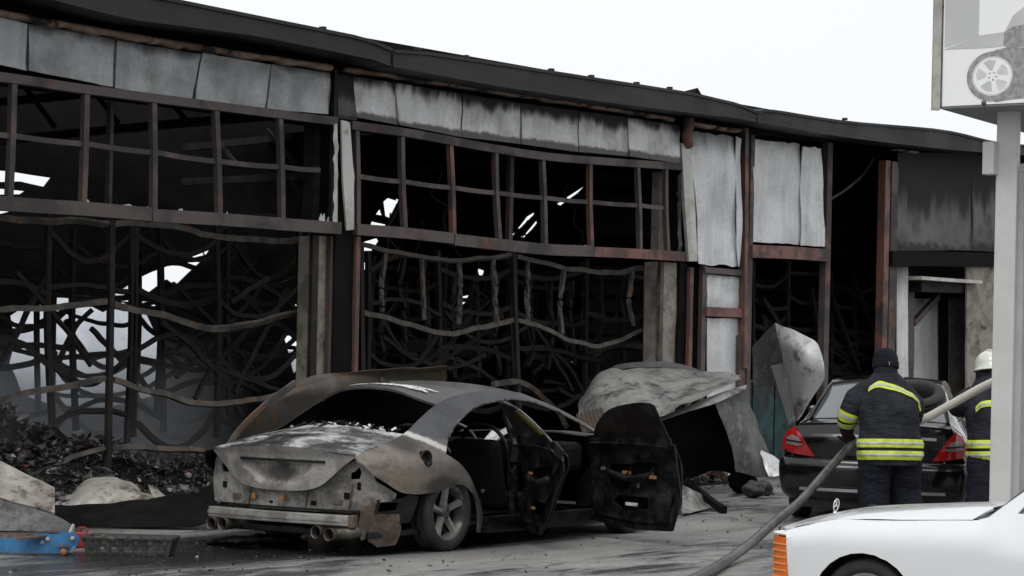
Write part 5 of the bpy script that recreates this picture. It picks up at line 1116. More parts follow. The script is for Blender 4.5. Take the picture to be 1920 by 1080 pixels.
# tyre left on the boot lid
ty = empty('loose_tyre', (0, 0, 0), 0, 'worn loose tyre leaning on the black saloon rear window', 'tyre')
q0 = es.matrix_basis @ Vector((-.70, -.36, 1.015))
ty.location = q0; ty.rotation_euler = (0, 0, R(24.48))
pr = [(-.085, .19), (-.10, .22), (-.10, .26), (-.075, .295), (-.05, .30), (-.045, .292), (-.035, .30), (-.01, .302), (-.005, .294), (.005, .294), (.01, .302), (.035, .30), (.045, .292), (.05, .30), (.075, .295), (.10, .26), (.10, .22), (.085, .19), (0, .185), (-.085, .19)]
for nm_, pf_ in (('tread', pr), ('wheel_disc', [(-.03, .001), (-.03, .15), (-.05, .188), (.05, .188)])):
    tz = lathe(nm_, pf_, M['rubber'] if nm_ == 'tread' else M['trimblack'], ty, 48, 'z'); tz.rotation_euler = (0, R(-24), 0); tz.location = (.02, 0, .225)

# ------------------------------------------------------------------ white saloon in the foreground (front end)
M['whitepaint'] = gloss('white_car_paint', (0.72, 0.735, 0.75), (0.55, 0.55, 0.54), 0.18, 0.16, 0.5)
M['orange'] = plain('orange_indicator_lens', (0.75, 0.16, 0.012), 0.15, 0, 0.6, 0.5)
M['orangelite'] = plain('pale_lens_rib', (0.85, 0.42, 0.16), 0.25)
ws = empty('white_saloon', (12.438, 6.449, 0), R(95), 'white older saloon in the foreground with orange indicator and round bonnet star', 'car')
S3 = Side(w=[(-3.3, .72), (-2.9, .81), (-2.0, .835), (0, .832), (.35, .815), (.58, .77), (.72, .68), (.78, .62)], zs=[(-3.3, .62), (-.6, .60), (.7, .585)],
          zt=[(-3.3, .80), (-2.75, .84), (-2.4, .86), (-1.85, 1.20), (-1.5, 1.235), (-1.12, 1.215), (-1.05, 1.19), (-.57, .772), (-.5, .758), (-.085, .734), (.2, .722), (.35, .711), (.54, .668), (.7, .63), (.78, .61)],
          yt=[(-3.3, .62), (-2.4, .68), (-1.85, .52), (-1.1, .53), (-.55, .69), (0, .69), (.5, .66), (.78, .56)], p=[(-3.3, 2.6), (-2.2, 1.3), (-.75, 1.3), (-.5, 3.2), (.78, 3.2)])
wtop = curve2([(.745, .622), (.66, .64), (.54, .668), (.35, .711), (.2, .722), (-.085, .734), (-.5, .757)], 18)+curve2([(-.555, .775), (-.75, .93), (-1.05, 1.19), (-1.12, 1.212), (-1.5, 1.235), (-1.85, 1.20), (-2.4, .86), (-2.75, .84), (-3.25, .80)], 26)
wbot = [(-3.3, .4), (-3.2, .22)]+arch(-2.665, .31, .26, .18)[::-1]+arch(.10, .325, .235, .16)[::-1]+[(.62, .18), (.70, .30), (.72, .365), (.572, .365), (.595, .605), (.61, .618), (.735, .618)]
wwin = curve2([(-.74, .81), (-.80, .88), (-1.10, 1.13), (-1.25, 1.165), (-1.6, 1.17), (-1.85, 1.12), (-2.1, .85)], 16)
for sg in (1, -1):
    patch('flank', wtop+wbot, S3.lift(sg), M['whitepaint'], ws, holes=[wwin], grid=.04, thick=.01, step=.04, flip=(sg < 0))
    patch('side_glass', wwin, lambda x, z, sg=sg: (x, sg*(S3.y(x, z)-.012), z), M['carglass'], ws, grid=.15, thick=.004, flip=(sg < 0))
    sweep('crease_line', [Vector((x, sg*(S3.y(x, .605)+.001), .605)) for x in (.58, .3, 0, -.3, -.6)], .006, .006, M['whitepaint'], ws)
    gp = [Vector((x, sg*(S3.y(x, z)+.002), z)) for x, z in ((-.62, .20), (-.622, .45), (-.634, .61), (-.655, .69), (-.695, .755), (-.735, .795))]
    mesh('door_gap', *sweep_vf(cr_pts(gp, 16), .004, .009, Vector((1, 0, 0))), M['trimblack'], ws)
    mesh('bonnet_gap', *sweep_vf(cr_pts([Vector((x, sg*(sm_tab(S3.yt, x)+.001), sm_tab(S3.zt, x)+.005)) for x in (.66, .5, .2, -.1, -.48)], 16), .014, .012), M['trimblack'], ws)
    arch_liner(ws, .10, sg*.79, sg*.45, .335, .235, M['trimblack']); arch_liner(ws, -2.665, sg*.79, sg*.45, .32, .26, M['trimblack'])
    lip = [Vector((x, sg*(S3.y(x, z)+.003), z)) for x, z in arch(.10, .328, .235, .16)]
    wheel(ws, (.10, sg*.71, .265), sg, M['rubber'], M['steelgrey'], .265, .18, .18, 8, .05); wheel(ws, (-2.665, sg*.71, .265), sg, M['rubber'], M['steelgrey'], .265, .18, .18, 8, .05)
    ind = loft('indicator', [[Vector((x, sg*(S3.y(x, .58)+.006-d), z)) for x, d in ((x0, 0), (.63, 0), (.67, 0), (.705, 0), (.725, .012), (x1, .05))] for z, x0, x1 in ((.612, .615, .735), (.60, .60, .742), (.54, .595, .746), (.48, .588, .748), (.37, .575, .75))], 16, 12, M['orange'], ws, .02)
    for z in (.572, .535, .498, .462, .425, .39): sweep('lens_rib', [Vector((x, sg*(S3.y(x, .58)+.009-d), z)) for x, d in ((.60, 0), (.66, 0), (.705, 0), (.73, .014))], .007, .006, M['orangelite'], ind)
def wl(x, hw, z, cr=.02, n=9): return [Vector((x, hw*(k/(n-1)*2-1), z-cr*(k/(n-1)*2-1)**2)) for k in range(n)]
loft('bonnet', [wl(.755, .54, .662, .02), wl(.70, .60, .695, .035), wl(.645, .63, .714, .05), wl(.408, .66, .764, .046), wl(.011, .68, .802, .062), wl(-.25, .68, .822, .068), wl(-.46, .68, .832, .07)], 26, 22, M['whitepaint'], ws, .012)
loft('cowl', [wl(-.465, .66, .80, .03), wl(-.52, .66, .80, .03), wl(-.60, .64, .81, .03)], 16, 6, M['trimblack'], ws, .02)
loft('windscreen', [wl(-.56, .65, .815, .02), wl(-.80, .60, 1.02, .02), wl(-1.10, .53, 1.225, .02)], 14, 8, M['carglass'], ws, .006)
tube('wiper', [(-.54, .55, .825), (-.56, .2, .84), (-.54, -.1, .83)], .008, M['trimblack'], ws)
loft('roof', [wl(-1.10, .53, 1.232, .02), wl(-1.4, .54, 1.265, .03), wl(-1.85, .52, 1.225, .02)], 12, 10, M['whitepaint'], ws, .01)
loft('rear_glass', [wl(-1.86, .52, 1.215, .02), wl(-2.38, .66, .88, .02)], 12, 6, M['carglass'], ws, .006); loft('boot_lid', [wl(-2.38, .68, .885, .02), wl(-2.8, .68, .87, .02), wl(-3.28, .62, .82, .02)], 12, 8, M['whitepaint'], ws, .01)
patch('front_face', [(-.56, .30), (.56, .30), (.55, .655), (-.55, .655)], lambda y, z: (.755, y, z), M['trimblack'], ws, grid=0, thick=.02)
for sg in (1, -1): box('headlamp', (.765, sg*.45, .52), (.02, .26, .16), M['lens_clear'], ws, .008)
box('grille', (.775, 0, .54), (.03, .40, .22), M['chrome'], ws, .01)
for k in range(5): box('grille_bar', (.792, 0, .46+k*.04), (.008, .36, .008), M['trimblack'], ws, 0)
sweep('front_bumper', [(.60, .80, .27), (.79, .62, .27), (.84, 0, .27), (.79, -.62, .27), (.60, -.80, .27)], .06, .14, M['trimblack'], ws, n=20)
patch('chipped_paint', [(-.012, 0), (.004, -.014), (.016, -.004), (.020, .006), (.008, .012), (.0, .004)], lambda x, z: (x-.09, S3.y(-.09, .575)+.0015, z+.585), M['trimblack'], ws, grid=0, thick=.001)
st = empty('bonnet_star', (.66, 0, .712)); st.parent = ws; st.rotation_euler = (0, R(-8), 0)
rr = [Vector((0, .036*math.cos(2*math.pi*k/36), .048+.036*math.sin(2*math.pi*k/36))) for k in range(37)]
mesh('star_ring', *tube_vf(rr, .0034, 8, False), M['chrome'], st, True)
for k in range(3):
    a = math.pi/2+k*2*math.pi/3; mesh('star_ray', *tube_vf([Vector((0, 0, .048)), Vector((0, .035*math.cos(a), .048+.035*math.sin(a)))], [.0048, .0018], 6), M['chrome'], st)
lathe('star_base', [(0, .014), (.006, .012), (.012, .005)], M['chrome'], st, 16, 'z')

# ------------------------------------------------------------------ firefighters
def cloth(name, c, c2, rough=0.85):
    n = NT(name); v = n.coord('Object'); f = n.noise(v, 7, 5, 0.6)
    n.bump(n.math('ADD', n.noise(n.mapv(v, (1, 1, 2.4)), 9, 4, 0.55), n.math('MULTIPLY', n.noise(v, 160, 2), 0.12)), 0.8, 0.05)
    return n.out(n.mix(n.ramp(f, 0.35, 0.7), c, c2), rough, 0, 0.25)
M['jacket'] = cloth('navy_fire_jacket', (0.014, 0.0155, 0.021), (0.026, 0.029, 0.038))
M['trouser'] = cloth('navy_fire_trousers', (0.007, 0.008, 0.013), (0.014, 0.016, 0.026))
M['knit'] = cloth('navy_knit_cap', (0.006, 0.007, 0.011), (0.012, 0.013, 0.02), 0.95)
M['hivis'] = blotch('hi_vis_yellow', (0.60, 0.72, 0.05), (0.47, 0.55, 0.06), 9, rough=(0.6, 0.7), kind='Object', c3=(0.20, 0.22, 0.07), s3=7, lo3=0.62, hi3=0.75)
M['silverband'] = blotch('silver_reflective_band', (0.50, 0.50, 0.47), (0.36, 0.36, 0.34), 12, rough=(0.4, 0.5), kind='Object')
M['skin'] = plain('skin', (0.42, 0.26, 0.19), 0.55)
M['glove'] = cloth('dark_red_glove', (0.035, 0.008, 0.010), (0.02, 0.010, 0.012))
M['helmet'] = plain('cream_helmet', (0.70, 0.73, 0.64), 0.25, 0, 0.5, 0.4)
M['boot'] = plain('black_boot', (0.012, 0.012, 0.013), 0.4)
class Torso:
    def __init__(s, rings, seed, amp=0.019, ex=2.35):
        s.r = rings; s.seed = seed; s.amp = amp; s.ex = ex
    def at(s, th, t, off=0.0):
        P = s.r; m = len(P)-1; k = min(int(t*m), m-1); f = t*m-k
        a, b, c, d = P[max(k-1, 0)], P[k], P[k+1], P[min(k+2, m)]
        v = [0.5*((2*b[i])+(c[i]-a[i])*f+(2*a[i]-5*b[i]+4*c[i]-d[i])*f*f+(3*b[i]-a[i]-3*c[i]+d[i])*f**3) for i in range(5)]
        cs, sn = math.cos(th), math.sin(th); e = 2/s.ex
        dx = math.copysign(abs(cs)**e, cs); dy = math.copysign(abs(sn)**e, sn)
        w = s.amp*(mnoise.noise(Vector((dx*2.4+s.seed, dy*2.4, v[2]*5.5)))+0.7*mnoise.noise(Vector((dx*6+s.seed, dy*6, v[2]*9)))+0.5*(0.3-abs(mnoise.noise(Vector((dx*4+s.seed, dy*4, v[2]*7+dx*5))))))
        return Vector((v[0]+dx*(v[3]+off+w), v[1]+dy*(v[4]+off+w), v[2]))
    def mesh(s, name, mat, par, nt=40, nth=40):
        vs = [s.at(2*math.pi*j/nth, i/(nt-1)) for i in range(nt) for j in range(nth)]
        fs = [(i*nth+j, i*nth+(j+1) % nth, (i+1)*nth+(j+1) % nth, (i+1)*nth+j) for i in range(nt-1) for j in range(nth)]
        fs += [tuple(range(nth-1, -1, -1)), tuple(range((nt-1)*nth, nt*nth))]
        return mesh(name, vs, fs, mat, par, True)
    def band(s, name, path, hw, mat, par, off=0.006, n=60, split=1.0):
        """path: (theta, t) key points; hw: half width in t"""
        K = cr_pts([Vector((a, b, 0)) for a, b in path], n); vs, fs = [], []
        for i, p in enumerate(K):
            q = (K[min(i+1, n-1)]-K[max(i-1, 0)]); 
            nx, ny = -q.y*2.2, q.x/2.2; L = math.hypot(nx*0.45, ny) or 1
            for k in range(5):
                e = (-1+k*0.5)*hw/L*1.0; vs.append(s.at(p.x+nx*e*0.45, min(1, max(0, p.y+ny*e)), off+(0.002 if 0 < k < 4 else -0.004)))
        for i in range(n-1):
            for k in range(4): fs.append((i*5+k, i*5+k+1, i*5+6+k, i*5+5+k))
        return mesh(name, vs, fs, mat, par, True)
def limb(name, pts, rad, mat, par, seed=0, amp=0.012, n=26, seg=20):
    P = cr_pts(pts, n); m = len(rad)-1; rr = []
    for i in range(n):
        t = i/(n-1)*m; k = min(int(t), m-1); f = t-k; f = f*f*(3-2*f); rr.append(rad[k]+(rad[k+1]-rad[k])*f)
    vs, fs = tube_vf(P, rr, seg, True); out = []
    for i, v in enumerate(vs):
        c = P[i//seg]; d = (v-c).normalized(); out.append(v+d*amp*(mnoise.noise(Vector((v.x*7+seed, v.y*7, v.z*10)))+0.5*mnoise.noise(v*17)))
    return mesh(name, out, fs, mat, par, True), P, rr
def cuff(P, rr, t0, t1, mat, par, off, seed, amp):
    n = len(P); A = []; Rr = []
    for k in range(6):
        t = (t0+(t1-t0)*k/5)*(n-1); i = min(int(t), n-2); f = t-i; A.append(P[i].lerp(P[i+1], f)); Rr.append(rr[i]+(rr[i+1]-rr[i])*f+off)
    vs, fs = tube_vf(A, Rr, 20, False); out = []
    for i, v in enumerate(vs):
        c = A[i//20]; d = (v-c).normalized(); out.append(v+d*amp*(mnoise.noise(Vector((v.x*7+seed, v.y*7, v.z*10)))))
    return mesh('reflective_band', out, fs, mat, par, True)
def body_mesh(par, head, neck, sp, arms, legs):
    """one continuous body: tapered parts fused by a voxel remesh"""
    bm = bmesh.new()
    def add(vs, fs):
        b = [bm.verts.new(v) for v in vs]
        for f in fs: bm.faces.new([b[i] for i in f])
    add(*tube_vf(cr_pts(sp, 12), [.12, .13, .135, .135, .13, .13, .13, .13, .12, .09, .06, .05], 14))
    add(*tube_vf([sp_ if isinstance(sp_, Vector) else Vector(sp_) for sp_ in (neck, head)], [.06, .055], 12))
    for a in arms: add(*tube_vf(cr_pts(a, 10), [.04, .05, .05, .046, .043, .040, .038, .036, .032, .030], 12))
    for l in legs: add(*tube_vf(cr_pts(l, 10), [.09, .09, .085, .078, .07, .062, .06, .055, .048, .045], 12))
    h = Vector(head)
    for c, r, s in ((h, .092, (0.86, 1.05, 1.22)), (h+Vector((0, .098, -.02)), .018, (0.7, 1, 1.4)), (h+Vector((.082, 0, -.015)), .026, (0.35, .8, 1.2)), (h+Vector((-.082, 0, -.015)), .026, (.35, .8, 1.2)), (h+Vector((0, .075, -.085)), .032, (1.1, 1, .8)), (h+Vector((.032, .085, .012)), .014, (1, .7, .7)), (h+Vector((-.032, .085, .012)), .014, (1, .7, .7)), (h+Vector((0, .088, -.055)), .016, (1.5, .6, .5))):
        m0 = bmesh.ops.create_icosphere(bm, subdivisions=3, radius=r)
        for v in m0['verts']: v.co = Vector((v.co.x*s[0], v.co.y*s[1], v.co.z*s[2]))+c
    me = bpy.data.meshes.new('body'); bm.to_mesh(me); bm.free()
    o = link('body', me, M['skin'], par, True); r = o.modifiers.new('fuse', 'REMESH'); r.mode = 'VOXEL'; r.voxel_size = 0.014; r.use_smooth_shade = True
    return o
def glove(par, pos, axis, back, m):
    """gloved hand closed round the hose: palm, four curled fingers, thumb"""
    g_ = empty('glove', pos); g_.parent = par
    ax = Vector(axis).normalized(); bk = Vector(back); bk = (bk-ax*bk.dot(ax)).normalized(); sd = ax.cross(bk)
    def ringp(r, a): return bk*(r*math.cos(a))+sd*(r*math.sin(a))
    P = [ax*t+ringp(.072, 0.0) for t in (-.05, -.02, .02, .05)]
    mesh('palm', *tube_vf(P, [.026, .034, .034, .026], 12), m, g_, True)
    for k, (t, L) in enumerate(((-.045, 1.0), (-.015, 1.15), (.015, 1.1), (.045, .9))):
        pts = [ax*t+ringp(.072, 0.2), ax*t+ringp(.074, 0.9), ax*t+ringp(.072, 1.6*L), ax*(t*0.9)+ringp(.070, 2.4*L)]
        mesh('finger', *tube_vf(cr_pts(pts, 9), [.016]*6+[.015, .013, .010], 8), m, g_, True)
    pts = [ax*-.05+ringp(.07, -.2), ax*-.07+ringp(.075, -.8), ax*-.06+ringp(.072, -1.5)]
    mesh('thumb', *tube_vf(cr_pts(pts, 8), [.019, .019, .018, .018, .017, .016, .014, .011], 8), m, g_, True)
    return g_
def firefighter(px, py, label, yaw, rings, head, arms, legs, capped, seed, yoke):
    loc = gnd(px, py); ro = empty('person', loc, PSI-R(90)+yaw, label, 'person')
    T = Torso(rings, seed)
    sp = [Vector(r[:3]) for r in rings]; hv = Vector(head)
    body_mesh(ro, head, sp[-1], sp, [a[0] for a in arms], [l for l in legs])
    j = T.mesh('jacket', M['jacket'], ro)
    pi = math.pi
    def around(t, lift_): return [(-pi/2-pi+2*pi*k/12, t+lift_*(math.cos(2*pi*k/12-pi))) for k in range(13)]
    for t in (.105, .232):
        T.band('reflective_band', around(t, .014), .046, M['hivis'], j, .013); T.band('reflective_band', around(t, .014), .016, M['silverband'], j, .018)
    if yoke:
        T.band('reflective_band', yoke, .034, M['hivis'], j, .013, 50); T.band('reflective_band', yoke, .012, M['silverband'], j, .018, 50)
    lathe('collar', [(0, .125), (.04, .118), (.10, .108), (.125, .104), (.13, .094), (.03, .09)], M['jacket'], j, 24, 'z', tuple(sp[-1]+Vector((0, .015, -.06))))
    for k, (pts, rad, hand) in enumerate(arms):
        sl, P, rr = limb('sleeve', pts, rad, M['jacket'], ro, seed+k*3)
        for t0 in (.62, .80): cuff(P, rr, t0, t0+.15, M['hivis'], sl, .008, seed+k*3, .012); cuff(P, rr, t0+.05, t0+.10, M['silverband'], sl, .012, seed+k*3, .012)
        if hand:
            gv = glove(ro, *hand, M['glove']); a_ = Vector(pts[-1]); b_ = Vector(hand[0])
            mesh('gauntlet', *tube_vf(cr_pts([a_-b_, (a_-b_)*.5+Vector((0, -.02, 0)), Vector((0, -.06, .01))], 8), [.072, .07, .066, .062, .056, .052, .05, .045], 14), M['glove'], gv, True)
    for k, pts in enumerate(legs):
        tr, P, rr = limb('trouser_leg', pts, [.165, .165, .15, .14, .135, .13], M['trouser'], ro, seed+20+k*5, .018)
        f = Vector(pts[-1]); bt = box('boot', (0, .05, .055), (.12, .31, .11), M['boot'], ro, .045); bt.location = (f.x, f.y, 0)
        b2 = mesh('boot_shaft', *tube_vf([Vector((0, -.03, .08)), Vector((0, -.03, .30))], [.06, .068], 16), M['boot'], bt, True)
    if capped:
        cp = lathe('knit_cap', [(-.075, .112), (-.07, .118), (-.02, .120), (-.015, .114), (.03, .112), (.075, .093), (.105, .06), (.118, .02), (.12, .001)], M['knit'], ro, 32, 'z', (0, 0, 0)); cp.location = hv+Vector((0, -.005, .025)); cp.scale = (1.06, 1.12, 1.02); cp.rotation_euler = (R(-10), 0, 0)
        for v in cp.data.vertices: v.co += v.normal*0.003*math.sin(math.atan2(v.co.y, v.co.x)*26)
        mesh('cap_label', *box_vf((0, -.121, -.045), (.004, .003, .03)), M['silverband'], cp)
        lathe('balaclava', [(-.13, .085), (-.05, .10), (.02, .10)], M['knit'], ro, 24, 'z', tuple(hv))
    else:
        hp = lathe('helmet', [(-.05, .145), (-.045, .155), (-.035, .150), (-.02, .128), (.03, .128), (.08, .112), (.12, .075), (.138, .03), (.142, .001)], M['helmet'], ro, 36, 'z', (0, 0, 0)); hp.location = hv+Vector((0, -.005, .03)); hp.scale = (.92, 1.12, 1); hp.rotation_euler = (R(-8), 0, 0)
        tube('helmet_ridge', [Vector((0, .13, .04)), Vector((0, .08, .12)), Vector((0, 0, .148)), Vector((0, -.08, .12)), Vector((0, -.13, .03))], .010, M['helmet'], hp)
        lathe('neck_guard', [(-.16, .12), (-.06, .115), (-.03, .115)], M['jacket'], ro, 24, 'z', tuple(hv))
    return ro
pi = math.pi
firefighter(1667, 1006, 'firefighter in dark jacket and knit cap bending to haul the hose, back turned', R(6),
    [(0, .02, .655, .272, .19), (0, .03, .761, .29, .21), (0, .05, .866, .285, .205), (0, .075, .972, .28, .20), (0, .10, 1.078, .285, .20), (0, .135, 1.183, .29, .20), (0, .175, 1.289, .28, .185), (.005, .225, 1.394, .215, .15), (.01, .27, 1.50, .105, .10)],
    (.015, .32, 1.585),
    [([(-.17, .20, 1.35), (-.29, .17, 1.25), (-.355, .18, 1.12), (-.355, .26, 1.01)], [.09, .108, .096, .082], ((-.315, .40, .86), (.78, .25, .42), (0, -1, .1))),
     ([(.17, .22, 1.33), (.27, .25, 1.20), (.29, .40, 1.08), (.20, .50, 1.02)], [.085, .10, .095, .075], ((.16, .52, 1.0), (.9, .1, .4), (0, -1, .2)))],
    [[(-.125, .02, .78), (-.13, .03, .6), (-.14, .04, .42), (-.15, .0, .22), (-.16, -.04, .09)], [(.13, .03, .78), (.145, .06, .6), (.17, .09, .42), (.19, .06, .22), (.20, .0, .09)]],
    True, 3.3, [(-2.40, .825), (-2.03, .875), (-1.45, .84), (-.86, .765), (-.45, .69), (-.22, .61)])
firefighter(1888, 1004, 'firefighter in white helmet half hidden behind the pale sign post', R(22),
    [(-.13, .0, .66, .26, .20), (-.125, .01, .763, .275, .21), (-.115, .035, .866, .27, .20), (-.10, .07, .97, .27, .20), (-.085, .11, 1.073, .275, .20), (-.065, .16, 1.176, .275, .195), (-.045, .21, 1.28, .265, .18), (-.02, .265, 1.384, .20, .15), (0, .31, 1.487, .10, .10)],
    (-.01, .36, 1.555),
    [([(-.22, .24, 1.31), (-.33, .33, 1.20), (-.22, .50, 1.20), (-.08, .58, 1.26)], [.10, .105, .095, .075], ((-.02, .60, 1.28), (.8, .2, .5), (0, -1, 0))),
     ([(.23, .24, 1.33), (.30, .36, 1.22), (.24, .52, 1.22), (.16, .60, 1.30)], [.10, .105, .095, .075], ((.10, .62, 1.34), (.8, .2, .5), (0, -1, 0)))],
    [[(-.24, .0, .76), (-.28, -.03, .6), (-.34, -.08, .42), (-.41, -.16, .22), (-.45, -.24, .09)], [(-.01, .03, .76), (.02, .12, .6), (.05, .18, .42), (.06, .18, .22), (.07, .16, .09)]],
    False, 8.1, [(-2.75, .62), (-2.4, .68), (-1.9, .70), (-1.2, .70), (-.7, .68), (-.4, .62)])

# ------------------------------------------------------------------ fire hose
def hose_mat():
    n = NT('fire_hose_canvas'); p = n.coord('World'); s = n.sep(p); a = n.noise(n.mapv(p, (1, 1, 1)), 6, 5, 0.65); b = n.noise(p, 40, 4, 0.6)
    wet = n.ramp(n.math('ADD', s[2], n.math('MULTIPLY', n.math('SUBTRACT', a, 0.5), 0.3)), 0.85, 1.02, 1.0, 0.0)
    c = n.mix(wet, n.mix(n.ramp(a, 0.55, 0.72), (0.62, 0.58, 0.53), (0.42, 0.30, 0.27)), n.mix(n.ramp(a, 0.35, 0.65), (0.085, 0.083, 0.08), (0.028, 0.027, 0.027)))
    n.bump(b, 0.4, 0.006); return n.out(c, n.ramp(wet, 0, 1, 0.8, 0.35), 0, 0.5)
M['hose'] = hose_mat()
hz = [gnd(1180, 1150, .05), gnd(1255, 1108, .05), gnd(1318, 1077, .055), atd(1366, 1049, 18.55), atd(1407, 1019, 19.2), atd(1455, 977, 20.1), atd(1500, 940, 20.9), atd(1545, 890, 21.7), atd(1582, 849, 22.15), atd(1606, 828, 22.35), atd(1668, 806, 22.6), atd(1729, 787, 22.5), atd(1775, 763, 22.4), atd(1850, 722, 22.1), atd(1930, 690, 21.6), atd(2040, 665, 20.8)]
o = tube('fire_hose', hz, .039, M['hose'], None, n=130, seg=20); tag(o, 'thick pressurised fire hose, wet grey below and cream above, held by both firefighters', 'hose')

# ------------------------------------------------------------------ sign, post and kiosk at the right edge
M['signwhite'] = NT('banner_white').out((0.88, 0.885, 0.885), 0.42)
M['signgrey'] = blotch('banner_print_grey', (0.50, 0.505, 0.51), (0.58, 0.585, 0.59), 2, rough=(0.45, 0.5), kind='Object', bump=0)
M['printdark'] = blotch('banner_print_tyre', (0.24, 0.235, 0.23), (0.36, 0.355, 0.35), 26, rough=(0.45, 0.5), kind='Object', bump=0)
M['galv'] = blotch('galvanised_angle', (0.42, 0.40, 0.37), (0.30, 0.285, 0.26), 5, rough=(0.5, 0.65), kind='Object')
M['postgrey'] = blotch('pale_post_paint', (0.56, 0.56, 0.55), (0.50, 0.50, 0.485), 2, rough=(0.5, 0.6), kind='Object', c3=(0.30, 0.24, 0.19), s3=6, lo3=0.70, hi3=0.78, bump=0.05)
M['kiosk'] = plain('kiosk_panel', (0.42, 0.425, 0.43), 0.5)
SZ = 17.0
M['printlite'] = plain('banner_print_light', (0.68, 0.68, 0.68), 0.45)
A0 = atd(1762, 204, SZ); face = (RT*.80-FW*.60).normalized(); back = (RT*.50+FW*.866).normalized(); nf = Vector((-face.y, face.x, 0)); nf = nf if nf.dot(FW) < 0 else -nf
SW, SH = 2.2, 1.5
sg_ = empty('advertising_sign', (A0.x, A0.y, A0.z), 0, 'white advertising banner sign with grey tyre print, top right', 'sign')
def sp_(a, h, off=0.0): return face*a+UP*h+nf*off
def plate(name, pts, off, mat, par, th=.003):
    n = len(pts); vs = [sp_(a, h, off) for a, h in pts]+[sp_(a, h, off-th) for a, h in pts]
    return mesh(name, vs, [tuple(range(n)), tuple(range(2*n-1, n-1, -1))]+[(i, (i+1) % n, n+(i+1) % n, n+i) for i in range(n)], mat, par)
def sgp(px, py):
    """photo point -> (along, up) on the banner face"""
    d = ray(px, py); t = (A0-EYE_P).dot(nf)/d.dot(nf); p = EYE_P+d*t-A0; return (p.dot(face), p.z)
vs = [Vector((0, 0, 0)), face*SW, back*SW]; vs = vs+[v+UP*SH for v in vs]
mesh('sign_box', vs, [(0, 2, 1), (3, 4, 5), (0, 1, 4, 3), (1, 2, 5, 4), (2, 0, 3, 5)], plain('sign_underside', (0.20, 0.21, 0.22), 0.5), sg_)
bn = plate('banner', [(.02, .015), (SW, .015), (SW, SH), (.02, SH)], .006, M['signwhite'], sg_, .004)
sweep('corner_angle', [(-RT)*.03+UP*-.01, (-RT)*.03+UP*(SH/2), (-RT)*.03+UP*SH], .055, .05, M['galv'], sg_, upv=FW)
gp = [sgp(*p) for p in ((1774, -30), (1772, 90), (1836, 66), (1838, -30))]; plate('printed_block', gp, .008, M['signgrey'], bn, .001)
gp = [sgp(*p) for p in ((1771, 93), (1838, 66), (1842, 66), (1885, 60), (1900, 30), (1960, -20), (1990, 60), (1890, 86), (1850, 90))]; plate('printed_block', gp, .0085, M['signgrey'], bn, .001)
def disc(name, cx, cy, r0, r1, off, mat, sq=0.9, par=bn, a0=0, a1=2*pi):
    c = sgp(cx, cy); k = SZ/F_PX; n = 44; vs, fs = [], []
    for i in range(n+1):
        a = a0+(a1-a0)*i/n
        for r in (r0, r1): vs.append(sp_(c[0]+r*k*math.cos(a)*sq/.80, c[1]+r*k*math.sin(a), off))
    return mesh(name, vs, [(i*2, i*2+1, i*2+3, i*2+2) for i in range(n)], mat, par)
gp = [sgp(*p) for p in ((1866, 94), (1885, 90), (1960, 88), (1960, 180), (1893, 187), (1866, 192), (1880, 150))]; plate('printed_tread', gp, .009, M['printdark'], bn, .001)
gp = [sgp(*p) for p in ((1884, 60), (1900, 50), (1970, 38), (1970, 82), (1890, 90), (1882, 84))]; plate('printed_tread', gp, .0092, M['printdark'], bn, .001)
disc('printed_tyre', 1862, 143, 36, 46, .0104, M['printdark']); disc('printed_rim', 1862, 143, 0, 36, .0108, M['signwhite'])
disc('printed_rim_ring', 1862, 143, 33.5, 35, .0112, M['signgrey'])
for k in range(5):
    a = 0.5+k*2*pi/5; gq = [sgp(1862+r_*math.cos(a+d_), 143-r_*math.sin(a+d_)) for r_, d_ in ((11, -.25), (30, -.42), (31.5, 0), (30, .42), (11, .25))]; plate('printed_spoke_gap', gq, .0114, M['signgrey'] if k % 2 else M['printlite'], bn, .0004); disc('printed_bolt', 1862+7*math.cos(a+.6), 143-7*math.sin(a+.6), 0, 1.6, .0116, M['printdark'])
for x, y in ((1767, 10), (1764, 107), (1762, 196), (1846, 193)):
    c = sgp(x, y); o = lathe('rivet', [(0, .018), (.006, .016), (.012, .006), (.012, .001)], M['brust'], sg_, 14, 'z'); o.location = sp_(c[0], c[1], .012); o.rotation_euler = nf.to_track_quat('Z', 'Y').to_euler()
# post
pb_ = atd(1884, 600, SZ+.15); pw = .15
ps = empty('sign_post', (pb_.x, pb_.y, 0), 0, 'pale grey square post carrying the banner sign', 'post')
pr_ = math.atan2(face.y, face.x)
top_z = A0.z+.02
o = mesh('shaft', *box_vf((0, 0, top_z/2), (pw, pw, top_z)), M['postgrey'], ps); bev(o, .008); o.rotation_euler = (0, 0, pr_+R(18))
lean = (RT*.085)                                    # the post leans a little
for v in o.data.vertices: pass
o.data.transform(Matrix(((1, 0, 0, 0), (0, 1, 0, 0), (0, 0, 1, 0), (0, 0, 0, 1))))
o = box('junction_box', (0, 0, 0), (.09, .10, .235), M['postgrey'], ps, .008); jb = atd(1858, 297, SZ+.1)-Vector((pb_.x, pb_.y, 0)); o.location = jb; o.rotation_euler = (0, 0, pr_)
box('base_plate', (0, 0, .01), (.3, .3, .02), M['postgrey'], ps, .004)
kb = atd(1908, 600, SZ+.35)
kk = empty('kiosk', (kb.x, kb.y, 0), pr_, 'grey panelled kiosk wall beside the sign post at the right edge', 'kiosk')
